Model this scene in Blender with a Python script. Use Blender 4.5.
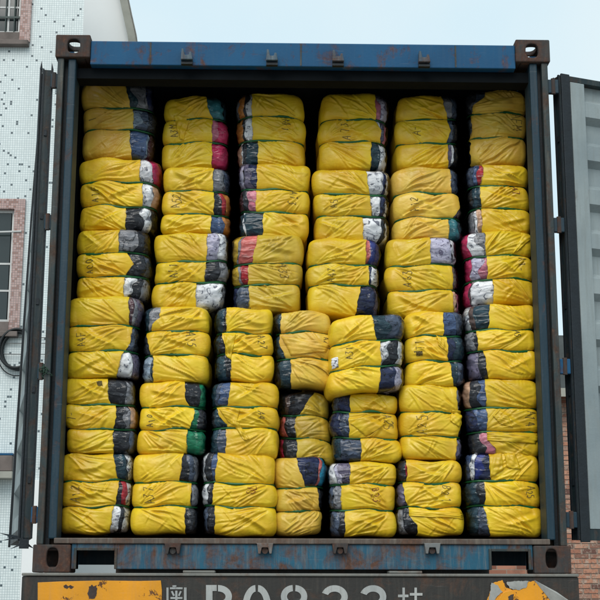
import bpy, bmesh, math, random
import numpy as np
from mathutils import Vector, Matrix

for o in list(bpy.data.objects):
    bpy.data.objects.remove(o)
SC = bpy.context.scene
COL = SC.collection
R = math.radians
random.seed(5)

# ------------------------------------------------------------------ camera
ZB = 1.50                                   # underside of the container above the ground
CAM = Vector((-0.146, -5.992, ZB - 0.049))
YAW, PIT, ROL, FPX = 0.0217, 0.2152, -0.0019, 1300.0
FWD = Vector((math.sin(YAW) * math.cos(PIT), math.cos(YAW) * math.cos(PIT), math.sin(PIT)))
RIGHT = Vector((math.cos(YAW), -math.sin(YAW), 0))
UP = RIGHT.cross(FWD)
cr, sr = math.cos(ROL), math.sin(ROL)
cd = bpy.data.cameras.new('camera')
cd.sensor_width = 36.0
cd.lens = 36.0 * FPX / 600.0
cd.clip_start = 0.05
cd.clip_end = 3000
cam = bpy.data.objects.new('camera', cd)
COL.objects.link(cam)
r2 = RIGHT * cr - UP * sr
u2 = RIGHT * sr + UP * cr
m = Matrix((r2, u2, -FWD)).transposed().to_4x4()
m.translation = CAM
cam.matrix_world = m
SC.camera = cam

# ------------------------------------------------------------------ sky, sun, exposure
SUN_EL, SUN_AZ = R(43), R(194)              # azimuth clockwise from +Y
w = bpy.data.worlds.new('World')
SC.world = w
w.use_nodes = True
nt = w.node_tree
nt.nodes.clear()
wo = nt.nodes.new('ShaderNodeOutputWorld')
sky = nt.nodes.new('ShaderNodeTexSky')
sky.sky_type = 'NISHITA'
sky.sun_disc = False
sky.sun_elevation = SUN_EL
sky.sun_rotation = SUN_AZ
sky.air_density = 1.0
sky.dust_density = 2.0
b1 = nt.nodes.new('ShaderNodeBackground')
b1.inputs['Strength'].default_value = 0.10
nt.links.new(sky.outputs[0], b1.inputs['Color'])
b2 = nt.nodes.new('ShaderNodeBackground')   # even cloud cover
b2.inputs['Color'].default_value = (0.80, 0.955, 1.0, 1)
b2.inputs['Strength'].default_value = 0.84
cn = nt.nodes.new('ShaderNodeTexNoise')     # soft bright and dim areas of the cloud
cn.inputs['Scale'].default_value = 2.6
cn.inputs['Detail'].default_value = 4
ctc = nt.nodes.new('ShaderNodeTexCoord')
nt.links.new(ctc.outputs['Generated'], cn.inputs['Vector'])
crp = nt.nodes.new('ShaderNodeValToRGB')
crp.color_ramp.elements[0].position = 0.32
crp.color_ramp.elements[0].color = (0.66, 0.89, 1.0, 1)
crp.color_ramp.elements[1].position = 0.68
crp.color_ramp.elements[1].color = (0.88, 0.985, 1.0, 1)
nt.links.new(cn.outputs['Fac'], crp.inputs[0])
nt.links.new(crp.outputs[0], b2.inputs['Color'])
mx = nt.nodes.new('ShaderNodeMixShader')
mx.inputs[0].default_value = 0.88
nt.links.new(b1.outputs[0], mx.inputs[1])
nt.links.new(b2.outputs[0], mx.inputs[2])
nt.links.new(mx.outputs[0], wo.inputs['Surface'])

sl = bpy.data.lights.new('sun', 'SUN')
sl.energy = 1.5
sl.angle = R(38)
sl.color = (1.0, 0.96, 0.90)
so = bpy.data.objects.new('sun', sl)
COL.objects.link(so)
sdir = Vector((math.sin(SUN_AZ) * math.cos(SUN_EL), math.cos(SUN_AZ) * math.cos(SUN_EL), math.sin(SUN_EL)))
so.rotation_euler = sdir.to_track_quat('Z', 'Y').to_euler()
so.location = sdir * 30

vs = SC.view_settings
vs.view_transform = 'Standard'
vs.look = 'None'
vs.exposure = 0.28
vs.gamma = 1.0
vs.use_curve_mapping = False


def ray(px, py):
    u = (px - 300.0) / FPX
    v = (300.0 - py) / FPX
    return FWD + r2 * u + u2 * v


def at(px, py, Y):
    d = ray(px, py)
    return CAM + d * ((Y - CAM.y) / d.y)


# ------------------------------------------------------------------ materials
def lin(c):
    c = c / 255.0
    return c / 12.92 if c <= 0.04045 else ((c + 0.055) / 1.055) ** 2.4


def rgb(r, g, b):
    return (lin(r), lin(g), lin(b), 1.0)


class NT:
    """small helper to wire a node material"""
    def __init__(s, name):
        s.m = bpy.data.materials.new(name)
        s.m.use_nodes = True
        s.t = s.m.node_tree
        s.t.nodes.clear()
        s.out = s.n('ShaderNodeOutputMaterial')
        s.p = s.n('ShaderNodeBsdfPrincipled')
        s.l(s.p.outputs[0], s.out.inputs[0])

    def n(s, typ, **kw):
        x = s.t.nodes.new(typ)
        for k, v in kw.items():
            setattr(x, k, v)
        return x

    def l(s, a, b):
        s.t.links.new(a, b)

    def coord(s, scale=(1, 1, 1), kind='Object', rot=(0, 0, 0)):
        c = s.n('ShaderNodeTexCoord')
        mp = s.n('ShaderNodeMapping')
        mp.inputs['Scale'].default_value = scale
        mp.inputs['Rotation'].default_value = rot
        s.l(c.outputs[kind], mp.inputs[0])
        return mp.outputs[0]

    def noise(s, vec, scale, detail=4, rough=0.55, dist=0.0):
        x = s.n('ShaderNodeTexNoise')
        x.inputs['Scale'].default_value = scale
        x.inputs['Detail'].default_value = detail
        x.inputs['Roughness'].default_value = rough
        x.inputs['Distortion'].default_value = dist
        if vec is not None:
            s.l(vec, x.inputs['Vector'])
        return x.outputs['Fac']

    def ramp(s, fac, *stops):
        x = s.n('ShaderNodeValToRGB')
        e = x.color_ramp.elements
        while len(e) < len(stops):
            e.new(0.5)
        for el, (p, c) in zip(e, stops):
            el.position = p
            el.color = c if len(c) == 4 else (*c, 1)
        s.l(fac, x.inputs[0])
        return x.outputs[0]

    def mask(s, fac, a, b):
        x = s.n('ShaderNodeMapRange')
        x.inputs['From Min'].default_value = a
        x.inputs['From Max'].default_value = b
        s.l(fac, x.inputs['Value'])
        return x.outputs[0]

    def mix(s, fac, a, b, mode='MIX'):
        x = s.n('ShaderNodeMix', data_type='RGBA', blend_type=mode)
        for val, idx in ((fac, 0), (a, 6), (b, 7)):
            if hasattr(val, 'is_output') or isinstance(val, bpy.types.NodeSocket):
                s.l(val, x.inputs[idx])
            else:
                x.inputs[idx].default_value = val
        return x.outputs[2]

    def math(s, op, a, b=0.0):
        x = s.n('ShaderNodeMath', operation=op)
        for val, idx in ((a, 0), (b, 1)):
            if isinstance(val, bpy.types.NodeSocket):
                s.l(val, x.inputs[idx])
            else:
                x.inputs[idx].default_value = val
        return x.outputs[0]

    def bump(s, h, strength=0.3, dist=0.01):
        x = s.n('ShaderNodeBump')
        x.inputs['Strength'].default_value = strength
        x.inputs['Distance'].default_value = dist
        s.l(h, x.inputs['Height'])
        s.l(x.outputs[0], s.p.inputs['Normal'])
        return x

    def set(s, color=None, rough=None, metal=None, spec=None):
        for val, key in ((color, 'Base Color'), (rough, 'Roughness'), (metal, 'Metallic'), (spec, 'Specular IOR Level')):
            if val is None:
                continue
            if isinstance(val, bpy.types.NodeSocket):
                s.l(val, s.p.inputs[key])
            else:
                s.p.inputs[key].default_value = val
        return s.m


MAT = {}


def mat_wrap(name, base, dirt_amt):
    k = NT(name)
    oi = k.n('ShaderNodeObjectInfo')
    va = k.n('ShaderNodeVectorMath', operation='ADD')
    c = k.coord((1, 1, 1))
    k.l(c, va.inputs[0])
    k.l(oi.outputs['Location'], va.inputs[1])
    v = va.outputs[0]
    big = k.noise(v, 7, 4, 0.6)
    thin = k.noise(v, 28, 3, 0.6)
    col = k.mix(k.mask(big, 0.35, 0.68), base, (base[0] * 0.92, base[1] * 0.76, base[2] * 0.8, 1))
    # grime rubbed into the plastic
    grime = k.math('MULTIPLY', k.mask(k.noise(v, 4.3, 6, 0.68), 0.52, 0.80), dirt_amt)
    col = k.mix(grime, col, (0.20, 0.165, 0.05, 1))
    hs = k.n('ShaderNodeHueSaturation')
    k.l(col, hs.inputs['Color'])
    mr = k.n('ShaderNodeMapRange')
    mr.inputs['To Min'].default_value = 0.86
    mr.inputs['To Max'].default_value = 1.08
    k.l(oi.outputs['Random'], mr.inputs[0])
    k.l(mr.outputs[0], hs.inputs['Value'])
    mp = k.n('ShaderNodeMapping')
    mp.inputs['Scale'].default_value = (16, 20, 34)
    mp.inputs['Rotation'].default_value = (0, 0.5, 0)
    k.l(v, mp.inputs[0])
    cr_ = k.noise(mp.outputs[0], 1.0, 3, 0.5, 0.8)
    h = k.math('ADD', cr_, k.math('MULTIPLY', thin, 0.4))
    k.bump(h, 0.5, 0.006)
    k.p.inputs['Subsurface Weight'].default_value = 0.0
    return k.set(hs.outputs[0], k.mask(thin, -0.4, 1.9), 0.0, 0.45)


MAT['wrap'] = mat_wrap('yellow_plastic_film', (0.78, 0.545, 0.020, 1), 0.34)
MAT['wrap_dirty'] = mat_wrap('soiled_yellow_film', (0.60, 0.44, 0.035, 1), 0.95)
MAT['wrap_pale'] = mat_wrap('faded_yellow_film', (0.72, 0.49, 0.060, 1), 0.45)

CLOTH = {
    'K': (36, 38, 46), 'N': (38, 48, 86), 'S': (82, 94, 116), 'G': (150, 150, 156), 'W': (250, 249, 252),
    'C': (205, 46, 98), 'P': (214, 130, 150), 'O': (205, 132, 58), 'T': (62, 132, 142), 'E': (18, 132, 92),
    'M': (80, 42, 52), 'L': (205, 200, 222), 'D': (84, 106, 146), 'R': (184, 44, 56), 'H': (216, 172, 142),
    'U': (44, 58, 132), 'A': (222, 118, 112), 'B': (98, 76, 70), 'Q': (44, 160, 196), 'Y': (205, 170, 52),
    'I': (150, 166, 182), 'J': (32, 62, 76), 'V': (112, 104, 128)}
PRINT = {'W': (70, 74, 96), 'G': (60, 60, 66), 'L': (90, 80, 110), 'S': (30, 36, 46), 'K': (70, 72, 80), 'N': (12, 14, 26),
         'V': (50, 44, 62), 'J': (60, 90, 100), 'B': (150, 130, 120), 'I': (60, 72, 92), 'D': (40, 54, 86), 'E': (12, 90, 64),
         'M': (140, 120, 126)}


def mat_cloth(key):
    c = rgb(*CLOTH[key])
    k = NT('garment_' + key.lower())
    k.m.name = 'garment_cloth'
    oi = k.n('ShaderNodeObjectInfo')
    va = k.n('ShaderNodeVectorMath', operation='ADD')
    k.l(k.coord(), va.inputs[0])
    sc = k.n('ShaderNodeVectorMath', operation='SCALE')
    k.l(oi.outputs['Color'], sc.inputs[0])
    sc.inputs['Scale'].default_value = 40
    k.l(sc.outputs[0], va.inputs[1])
    v = va.outputs[0]
    col = k.mix(k.mask(k.noise(v, 22, 3), 0.35, 0.7), c, (c[0] * 0.72, c[1] * 0.72, c[2] * 0.74, 1))
    st = k.n('ShaderNodeMapping')
    st.inputs['Scale'].default_value = (20, 20, 70)
    st.inputs['Rotation'].default_value = (0.2, 0.7, 0.3)
    k.l(v, st.inputs[0])
    lift_ = [min(1, x * 1.5 + 0.035) for x in c[:3]]
    col = k.mix(k.math('MULTIPLY', k.mask(k.noise(st.outputs[0], 1.0, 4, 0.6, 1.0), 0.52, 0.66), 0.55), col, (*lift_, 1))
    if key in PRINT:
        amt = k.mask(k.noise(v, 21, 4, 0.6, 2.2), 0.565, 0.60)
        col = k.mix(k.math('MULTIPLY', amt, 0.85), col, rgb(*PRINT[key]))
    k.bump(k.noise(v, 60, 4, 0.6), 0.2, 0.004)
    return k.set(col, 0.8, 0, 0.25)


for key in CLOTH:
    MAT['cloth_' + key] = mat_cloth(key)


def mat_film():
    k = NT('clear_cling_film')
    c = k.coord((5, 5, 17), rot=(0.2, 0.6, 0.2))
    h = k.noise(c, 1.5, 1, 0.4, 1.0)
    bp = k.n('ShaderNodeBump')
    bp.inputs['Strength'].default_value = 0.42
    bp.inputs['Distance'].default_value = 0.03
    vo = k.n('ShaderNodeTexVoronoi', feature='DISTANCE_TO_EDGE')   # thin pulled creases
    vo.inputs['Scale'].default_value = 1.0
    k.l(k.coord((16, 16, 52), rot=(0.3, 0.75, 0.4)), vo.inputs['Vector'])
    crease = k.math('SUBTRACT', 1.0, k.mask(vo.outputs['Distance'], 0.0, 0.16))
    h = k.math('ADD', h, k.math('MULTIPLY', crease, 0.06))
    k.l(h, bp.inputs['Height'])
    gl = k.n('ShaderNodeBsdfGlossy')
    gl.inputs['Roughness'].default_value = 0.09
    gl.inputs['Color'].default_value = (1, 1, 1, 1)
    k.l(bp.outputs[0], gl.inputs['Normal'])
    tr = k.n('ShaderNodeBsdfTransparent')
    tr.inputs['Color'].default_value = (0.96, 0.97, 0.97, 1)
    fr = k.n('ShaderNodeFresnel')
    fr.inputs['IOR'].default_value = 1.38
    k.l(bp.outputs[0], fr.inputs['Normal'])
    ms = k.n('ShaderNodeMixShader')
    k.l(fr.outputs[0], ms.inputs[0])
    k.l(tr.outputs[0], ms.inputs[1])
    k.l(gl.outputs[0], ms.inputs[2])
    k.t.nodes.remove(k.p)
    k.l(ms.outputs[0], k.out.inputs[0])
    return k.m


MAT['film'] = mat_film()


def mat_plain(name, c, rough=0.6, var=0.25, scale=12, bump=0.0, metal=0, spec=0.4):
    k = NT(name)
    v = k.coord()
    f = k.noise(v, scale, 5, 0.6)
    col = k.mix(k.mask(f, 0.3, 0.72), c, (c[0] * (1 - var), c[1] * (1 - var), c[2] * (1 - var), 1))
    if bump:
        k.bump(k.noise(v, scale * 4, 4), bump, 0.01)
    return k.set(col, rough, metal, spec)


def mat_painted_steel(name, paint, rust=0.5, amount=(0.50, 0.64), dust=0.3, streak=True, dustc=(0.22, 0.20, 0.17, 1), rough=0.55, rustc=None):
    """paint with rust patches, vertical run marks, dust and scratches"""
    k = NT(name)
    v = k.coord(kind='Object')
    a = k.noise(v, 9, 8, 0.68, 0.6)
    vstr = k.coord((26, 26, 2.2))
    b = k.noise(vstr, 1.0, 6, 0.65, 0.4)
    fac = k.math('ADD', k.math('MULTIPLY', a, 0.65), k.math('MULTIPLY', b, 0.35)) if streak else a
    rc = k.ramp(k.noise(v, 60, 5, 0.7), (0.25, (0.035, 0.016, 0.010)), (0.55, rustc or (0.115, 0.048, 0.024)), (0.8, (0.20, 0.092, 0.045)))
    pc = k.mix(k.mask(k.noise(v, 3.5, 4), 0.3, 0.75), paint, (paint[0] * 0.66, paint[1] * 0.7, paint[2] * 0.74, 1))
    pc = k.mix(k.math('MULTIPLY', k.mask(k.noise(vstr, 2.2, 6, 0.7), 0.48, 0.74), dust), pc, dustc)
    # light hairline scratches
    sv = k.coord((3, 3, 90), rot=(0.2, 0.55, 0.1))
    scr = k.mask(k.noise(sv, 1.7, 3, 0.5), 0.70, 0.725)
    pc = k.mix(k.math('MULTIPLY', scr, 0.10), pc, (0.45, 0.46, 0.45, 1))
    rm = k.math('MULTIPLY', k.mask(fac, *amount), rust)
    col = k.mix(rm, pc, rc)
    k.bump(k.math('ADD', k.math('MULTIPLY', rm, -0.6), k.math('MULTIPLY', k.noise(v, 90, 4), 0.35)), 0.5, 0.004)
    rg = k.mix(rm, (rough,) * 3 + (1,), (0.88, 0.88, 0.88, 1))
    return k.set(col, rg, 0, 0.4)


MAT['blue'] = mat_painted_steel('blue_container_paint', (0.001, 0.080, 0.190, 1), 0.90, (0.53, 0.645), 0.10, dustc=(0.10, 0.13, 0.14, 1), rough=0.7)
MAT['blue_sill'] = mat_painted_steel('worn_blue_sill_paint', (0.010, 0.098, 0.165, 1), 0.92, (0.455, 0.60), 0.55)
MAT['navy'] = mat_painted_steel('dark_navy_paint', (0.004, 0.030, 0.050, 1), 0.75, (0.55, 0.66), 0.10)
MAT['post_rust'] = mat_painted_steel('rusty_post_paint', (0.024, 0.038, 0.040, 1), 0.85, (0.48, 0.62), 0.7, dustc=(0.11, 0.10, 0.078, 1), rustc=(0.070, 0.036, 0.022))
MAT['rust'] = mat_painted_steel('rusted_casting_steel', (0.045, 0.044, 0.044, 1), 1.0, (0.42, 0.60), 0.45, dustc=(0.13, 0.105, 0.085, 1), rough=0.85, rustc=(0.085, 0.036, 0.022))
MAT['sill_lip'] = mat_painted_steel('scuffed_sill_lip', (0.105, 0.078, 0.062, 1), 0.7, (0.5, 0.62), 0.6, dustc=(0.21, 0.175, 0.14, 1))
MAT['door_grey'] = mat_painted_steel('pale_grey_door_paint', (0.30, 0.345, 0.35, 1), 0.35, (0.60, 0.69), 0.55, dustc=(0.20, 0.215, 0.205, 1))
MAT['door_edge'] = mat_painted_steel('rusty_door_edge', (0.010, 0.024, 0.029, 1), 0.75, (0.50, 0.62), 0.2, rustc=(0.065, 0.036, 0.024))
MAT['shade_steel'] = mat_plain('shade_black_steel', (0.006, 0.008, 0.010, 1), 0.9, 0.4, 9, 0, 0, 0.1)  # near-black: the shade under the header is put into the colour
MAT['gasket'] = mat_plain('black_rubber_gasket', (0.010, 0.016, 0.022, 1), 0.6, 0.4, 20, 0.2)
MAT['inside'] = mat_plain('dark_inside_paint', (0.020, 0.028, 0.038, 1), 0.7, 0.35, 6)
MAT['floorwood'] = mat_plain('container_floor_plywood', (0.075, 0.045, 0.028, 1), 0.75, 0.4, 9, 0.2)
MAT['trailer'] = mat_painted_steel('grimy_trailer_paint', (0.028, 0.025, 0.022, 1), 0.5, (0.50, 0.68), 0.45, streak=False, dustc=(0.075, 0.066, 0.054, 1))
MAT['trailer_edge'] = mat_painted_steel('scuffed_steel_flange', (0.19, 0.185, 0.165, 1), 0.55, (0.52, 0.64), 0.5)
MAT['yellowboard'] = mat_painted_steel('orange_reflective_board', (0.82, 0.33, 0.010, 1), 0.95, (0.575, 0.60), 0.15, streak=False, rough=0.4)
MAT['boardback'] = mat_plain('torn_board_backing', (0.38, 0.38, 0.36, 1), 0.7, 0.4, 18)
MAT['stencil'] = mat_painted_steel('worn_white_stencil_paint', (0.44, 0.44, 0.42, 1), 0.85, (0.56, 0.62), 0.5, dustc=(0.16, 0.15, 0.13, 1), rustc=(0.05, 0.045, 0.04))
MAT['strap'] = mat_plain('green_pet_strap', (0.010, 0.120, 0.036, 1), 0.35, 0.3, 30)
MAT['ink'] = mat_plain('black_marker_ink', (0.14, 0.10, 0.024, 1), 0.6, 0.3, 30)
MAT['ink_red'] = mat_plain('red_marker_ink', (0.20, 0.030, 0.020, 1), 0.6, 0.2, 30)
MAT['tyre'] = mat_plain('tyre_rubber', (0.018, 0.018, 0.018, 1), 0.85, 0.3, 20, 0.3)
MAT['steel'] = mat_plain('dull_grey_steel', (0.18, 0.18, 0.17, 1), 0.5, 0.4, 14, 0.1, 0.6)
MAT['keeper'] = mat_painted_steel('worn_galvanised_bracket', (0.20, 0.205, 0.20, 1), 0.8, (0.44, 0.58), 0.3)
MAT['keeper_blue'] = mat_painted_steel('overpainted_bracket', (0.045, 0.085, 0.12, 1), 0.7, (0.46, 0.60), 0.5, dustc=(0.20, 0.22, 0.22, 1))
MAT['white_alu'] = mat_plain('white_window_frame', (0.62, 0.63, 0.62, 1), 0.45, 0.2, 5)
MAT['bars'] = mat_plain('grey_green_window_bars', (0.05, 0.075, 0.07, 1), 0.5, 0.3, 9)
MAT['concrete'] = mat_plain('weathered_concrete', (0.20, 0.165, 0.150, 1), 0.85, 0.45, 4, 0.3)
MAT['beige'] = mat_plain('beige_plaster', (0.37, 0.365, 0.32, 1), 0.85, 0.25, 3, 0.2)
MAT['white_wall'] = mat_plain('white_plaster', (0.84, 0.85, 0.85, 1), 0.85, 0.05, 0.7, 0.1)
MAT['cable'] = mat_plain('black_cable_sheath', (0.012, 0.016, 0.018, 1), 0.5, 0.2, 9)
MAT['wire'] = mat_plain('grey_wire', (0.16, 0.17, 0.17, 1), 0.5, 0.2, 9)
MAT['rope'] = mat_plain('dark_green_twine', (0.025, 0.060, 0.040, 1), 0.8, 0.4, 30, 0.3)
MAT['dim_room'] = mat_plain('dim_room_interior', (0.035, 0.045, 0.045, 1), 0.9, 0.3, 3)  # dark colour stands in for the unlit room behind the panes
MAT['rooftile'] = mat_plain('dark_grey_roof_sheet', (0.055, 0.062, 0.060, 1), 0.8, 0.4, 3, 0.3)
MAT['mortar'] = mat_plain('lime_mortar', (0.42, 0.34, 0.28, 1), 0.95, 0.3, 8, 0.4)


def mat_glass():
    k = NT('window_glass')
    return k.set((0.025, 0.035, 0.036, 1), 0.08, 0, 0.6)


MAT['glass'] = mat_glass()


def mat_brick():
    k = NT('red_clay_brick')
    oi = k.n('ShaderNodeObjectInfo')
    r_ = k.ramp(oi.outputs['Random'], (0.0, (0.13, 0.065, 0.055)), (0.12, (0.26, 0.13, 0.095)), (0.35, (0.42, 0.185, 0.12)), (0.65, (0.50, 0.25, 0.165)), (0.85, (0.46, 0.28, 0.21)), (1.0, (0.30, 0.17, 0.13)))
    c = k.n('ShaderNodeTexCoord')
    ad = k.n('ShaderNodeVectorMath', operation='ADD')
    k.l(c.outputs['Object'], ad.inputs[0])
    k.l(oi.outputs['Location'], ad.inputs[1])
    v = ad.outputs[0]
    c2 = k.mix(k.mask(k.noise(v, 26, 5, 0.7), 0.48, 0.72), r_, (0.14, 0.085, 0.07, 1))
    c2 = k.mix(k.math('MULTIPLY', k.mask(k.noise(v, 15, 6, 0.75, 0.5), 0.50, 0.62), 0.75), c2, (0.46, 0.38, 0.31, 1))
    k.bump(k.noise(v, 70, 4), 0.6, 0.008)
    return k.set(c2, 0.9, 0, 0.2)


MAT['brick'] = mat_brick()


def mat_brickfar():
    k = NT('far_brickwork')
    b = k.n('ShaderNodeTexBrick')
    b.inputs['Scale'].default_value = 1
    b.inputs['Brick Width'].default_value = 0.25
    b.inputs['Row Height'].default_value = 0.063
    b.inputs['Mortar Size'].default_value = 0.006
    b.inputs['Color1'].default_value = (0.46, 0.21, 0.14, 1)
    b.inputs['Color2'].default_value = (0.22, 0.09, 0.06, 1)
    b.inputs['Mortar'].default_value = (0.31, 0.235, 0.185, 1)
    v = k.coord(rot=(R(90), 0, 0))
    k.l(v, b.inputs['Vector'])
    c = k.mix(k.mask(k.noise(v, 3, 6, 0.7), 0.5, 0.8), b.outputs['Color'], (0.10, 0.06, 0.05, 1))
    return k.set(c, 0.92, 0, 0.2)


MAT['brickfar'] = mat_brickfar()


def mat_mosaic(name, pitch, c_tile, c_grout, c_accent, dens, grout=0.10, vary=0.10, second=None):
    k = NT(name)
    c = k.n('ShaderNodeTexCoord')
    sp = k.n('ShaderNodeSeparateXYZ')
    k.l(c.outputs['Object'], sp.inputs[0])
    cx = k.math('DIVIDE', sp.outputs['X'], pitch)
    cz = k.math('DIVIDE', sp.outputs['Z'], pitch)
    fx, fz = k.math('FLOOR', cx), k.math('FLOOR', cz)
    cb = k.n('ShaderNodeCombineXYZ')
    k.l(fx, cb.inputs[0])
    k.l(fz, cb.inputs[1])
    wn = k.n('ShaderNodeTexWhiteNoise', noise_dimensions='2D')
    k.l(cb.outputs[0], wn.inputs[0])
    wn2 = k.n('ShaderNodeTexWhiteNoise', noise_dimensions='3D')
    cb.inputs[2].default_value = 3.7
    k.l(cb.outputs[0], wn2.inputs[0])
    gx = k.math('LESS_THAN', k.math('FRACT', cx), grout)
    gz = k.math('LESS_THAN', k.math('FRACT', cz), grout)
    g = k.math('MAXIMUM', gx, gz)
    tile = k.mix(wn2.outputs['Value'], c_tile, second or (c_tile[0] * (1 - vary), c_tile[1] * (1 - vary), c_tile[2] * (1 - vary), 1))
    acc = k.math('LESS_THAN', wn.outputs['Value'], dens)
    col = k.mix(acc, tile, c_accent)
    # slow weathering streaks
    vv = k.coord((1.2, 1.2, 0.25))
    col = k.mix(k.math('MULTIPLY', k.mask(k.noise(vv, 1.0, 6, 0.7), 0.45, 0.8), 0.45), col, (0.34, 0.37, 0.36, 1))
    col = k.mix(g, col, c_grout)
    bp = k.bump(k.math('SUBTRACT', 1.0, g), 0.4, 0.003)
    return k.set(col, 0.35, 0, 0.45)


MAT['mosaic'] = mat_mosaic('pale_mosaic_tiles', 0.036, (0.74, 0.80, 0.80, 1), (0.40, 0.48, 0.50, 1), (0.075, 0.10, 0.115, 1), 0.042, 0.15)
MAT['mosaic_pink'] = mat_mosaic('pink_mosaic_tiles', 0.036, (0.42, 0.26, 0.24, 1), (0.20, 0.17, 0.16, 1), (0.30, 0.15, 0.12, 1), 0.3, 0.14, 0.3, (0.50, 0.33, 0.30, 1))


def mat_ground():
    k = NT('yard_concrete')
    v = k.coord()
    c = k.ramp(k.noise(v, 0.8, 8, 0.65), (0.3, (0.17, 0.165, 0.155)), (0.7, (0.27, 0.26, 0.245)))
    k.bump(k.noise(v, 25, 6), 0.3, 0.01)
    return k.set(c, 0.9, 0, 0.3)


MAT['ground'] = mat_ground()


# ------------------------------------------------------------------ mesh helpers
class MB:
    def __init__(s):
        s.v, s.f = [], []

    def add(s, vs, fs):
        n = len(s.v)
        s.v += [tuple(p) for p in vs]
        s.f += [tuple(i + n for i in f) for f in fs]
        return s

    def box(s, x0, x1, y0, y1, z0, z1):
        return s.add([(x0, y0, z0), (x1, y0, z0), (x1, y1, z0), (x0, y1, z0), (x0, y0, z1), (x1, y0, z1), (x1, y1, z1), (x0, y1, z1)],
                     [(0, 3, 2, 1), (4, 5, 6, 7), (0, 1, 5, 4), (1, 2, 6, 5), (2, 3, 7, 6), (3, 0, 4, 7)])

    def prism(s, poly, axis, d0, d1):
        """poly: 2D points; extruded from d0 to d1 along axis (x: poly=(y,z), y: poly=(x,z), z: poly=(x,y))"""
        def P(a, b, d):
            return {'x': (d, a, b), 'y': (a, d, b), 'z': (a, b, d)}[axis]
        n = len(poly)
        vs = [P(a, b, d0) for a, b in poly] + [P(a, b, d1) for a, b in poly]
        fs = [tuple(range(n)), tuple(range(2 * n - 1, n - 1, -1))]
        fs += [(i, i + n, (i + 1) % n + n, (i + 1) % n) for i in range(n)]
        return s.add(vs, fs)

    def ring_plate(s, outer, inner, axis, d0, d1):
        """plate with a hole: outer and inner loops have equal counts"""
        def P(a, b, d):
            return {'x': (d, a, b), 'y': (a, d, b), 'z': (a, b, d)}[axis]
        n = len(outer)
        vs = [P(a, b, d0) for a, b in outer] + [P(a, b, d0) for a, b in inner] + [P(a, b, d1) for a, b in outer] + [P(a, b, d1) for a, b in inner]
        fs = []
        for i in range(n):
            j = (i + 1) % n
            fs += [(i, j, n + j, n + i), (2 * n + i, 3 * n + i, 3 * n + j, 2 * n + j), (i, 2 * n + i, 2 * n + j, j), (n + i, n + j, 3 * n + j, 3 * n + i)]
        return s.add(vs, fs)

    def tube(s, pts, r, n=8):
        pts = [Vector(p) for p in pts]
        vs, fs = [], []
        prev = None
        for i, p in enumerate(pts):
            t = (pts[min(i + 1, len(pts) - 1)] - pts[max(i - 1, 0)]).normalized()
            if prev is None:
                a = t.orthogonal().normalized()
            else:
                a = (prev - t * prev.dot(t)).normalized()
            prev = a
            b = t.cross(a)
            rr = r[i] if isinstance(r, (list, tuple)) else r
            for k in range(n):
                an = 2 * math.pi * k / n
                vs.append(p + a * math.cos(an) * rr + b * math.sin(an) * rr)
        for i in range(len(pts) - 1):
            for k in range(n):
                fs.append((i * n + k, i * n + (k + 1) % n, (i + 1) * n + (k + 1) % n, (i + 1) * n + k))
        fs.append(tuple(range(n - 1, -1, -1)))
        fs.append(tuple((len(pts) - 1) * n + k for k in range(n)))
        return s.add(vs, fs)


def wloc(o):
    p = Vector((0, 0, 0))
    while o is not None:
        p += Vector(o.location)
        o = o.parent
    return p


def link(name, me, mat, parent=None, smooth=False, bevel=0.0):
    o = bpy.data.objects.new(name, me)
    COL.objects.link(o)
    if mat is not None and not me.materials:
        me.materials.append(MAT[mat])
    if parent is not None:
        o.parent = parent
    if smooth:
        me.polygons.foreach_set('use_smooth', [True] * len(me.polygons))
    if bevel:
        b = o.modifiers.new('bevel', 'BEVEL')
        b.width = bevel
        b.segments = 2
        b.limit_method = 'ANGLE'
        b.angle_limit = R(40)
    return o


def obj(name, mb, mat, parent=None, smooth=False, bevel=0.0, origin=None):
    """world-space vertices; stored relative to the parent's location"""
    off = wloc(parent) if parent is not None else Vector(origin or (0, 0, 0))
    me = bpy.data.meshes.new(name)
    me.from_pydata([(x - off.x, y - off.y, z - off.z) for x, y, z in mb.v], [], mb.f)
    bm = bmesh.new()
    bm.from_mesh(me)
    bmesh.ops.recalc_face_normals(bm, faces=bm.faces)
    bm.to_mesh(me)
    bm.free()
    me.update()
    o = link(name, me, mat, parent, smooth, bevel)
    if parent is None:
        o.location = off
    return o


def thing(name, label, cat, loc=(0, 0, 0), group=None):
    o = bpy.data.objects.new(name, None)
    o.empty_display_size = 0.1
    COL.objects.link(o)
    o.location = loc
    tag(o, label, cat, group)
    return o


def tag(o, label, cat, group=None):
    o['label'] = label
    o['category'] = cat
    if group:
        o['group'] = group


def loop_rect(x0, x1, z0, z1, n, cx=None, cz=None):
    """points on a rectangle hit by n equal angles about its centre"""
    cx = (x0 + x1) / 2 if cx is None else cx
    cz = (z0 + z1) / 2 if cz is None else cz
    out = []
    for i in range(n):
        a = 2 * math.pi * i / n + math.pi / n
        dx, dz = math.cos(a), math.sin(a)
        t = min(((x1 - cx) / dx if dx > 0 else (x0 - cx) / dx) if abs(dx) > 1e-9 else 9e9,
                ((z1 - cz) / dz if dz > 0 else (z0 - cz) / dz) if abs(dz) > 1e-9 else 9e9)
        out.append((cx + dx * t, cz + dz * t))
    # snap the point nearest each corner onto it
    for X in (x0, x1):
        for Z in (z0, z1):
            i = min(range(n), key=lambda q: (out[q][0] - X) ** 2 + (out[q][1] - Z) ** 2)
            out[i] = (X, Z)
    return out


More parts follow.
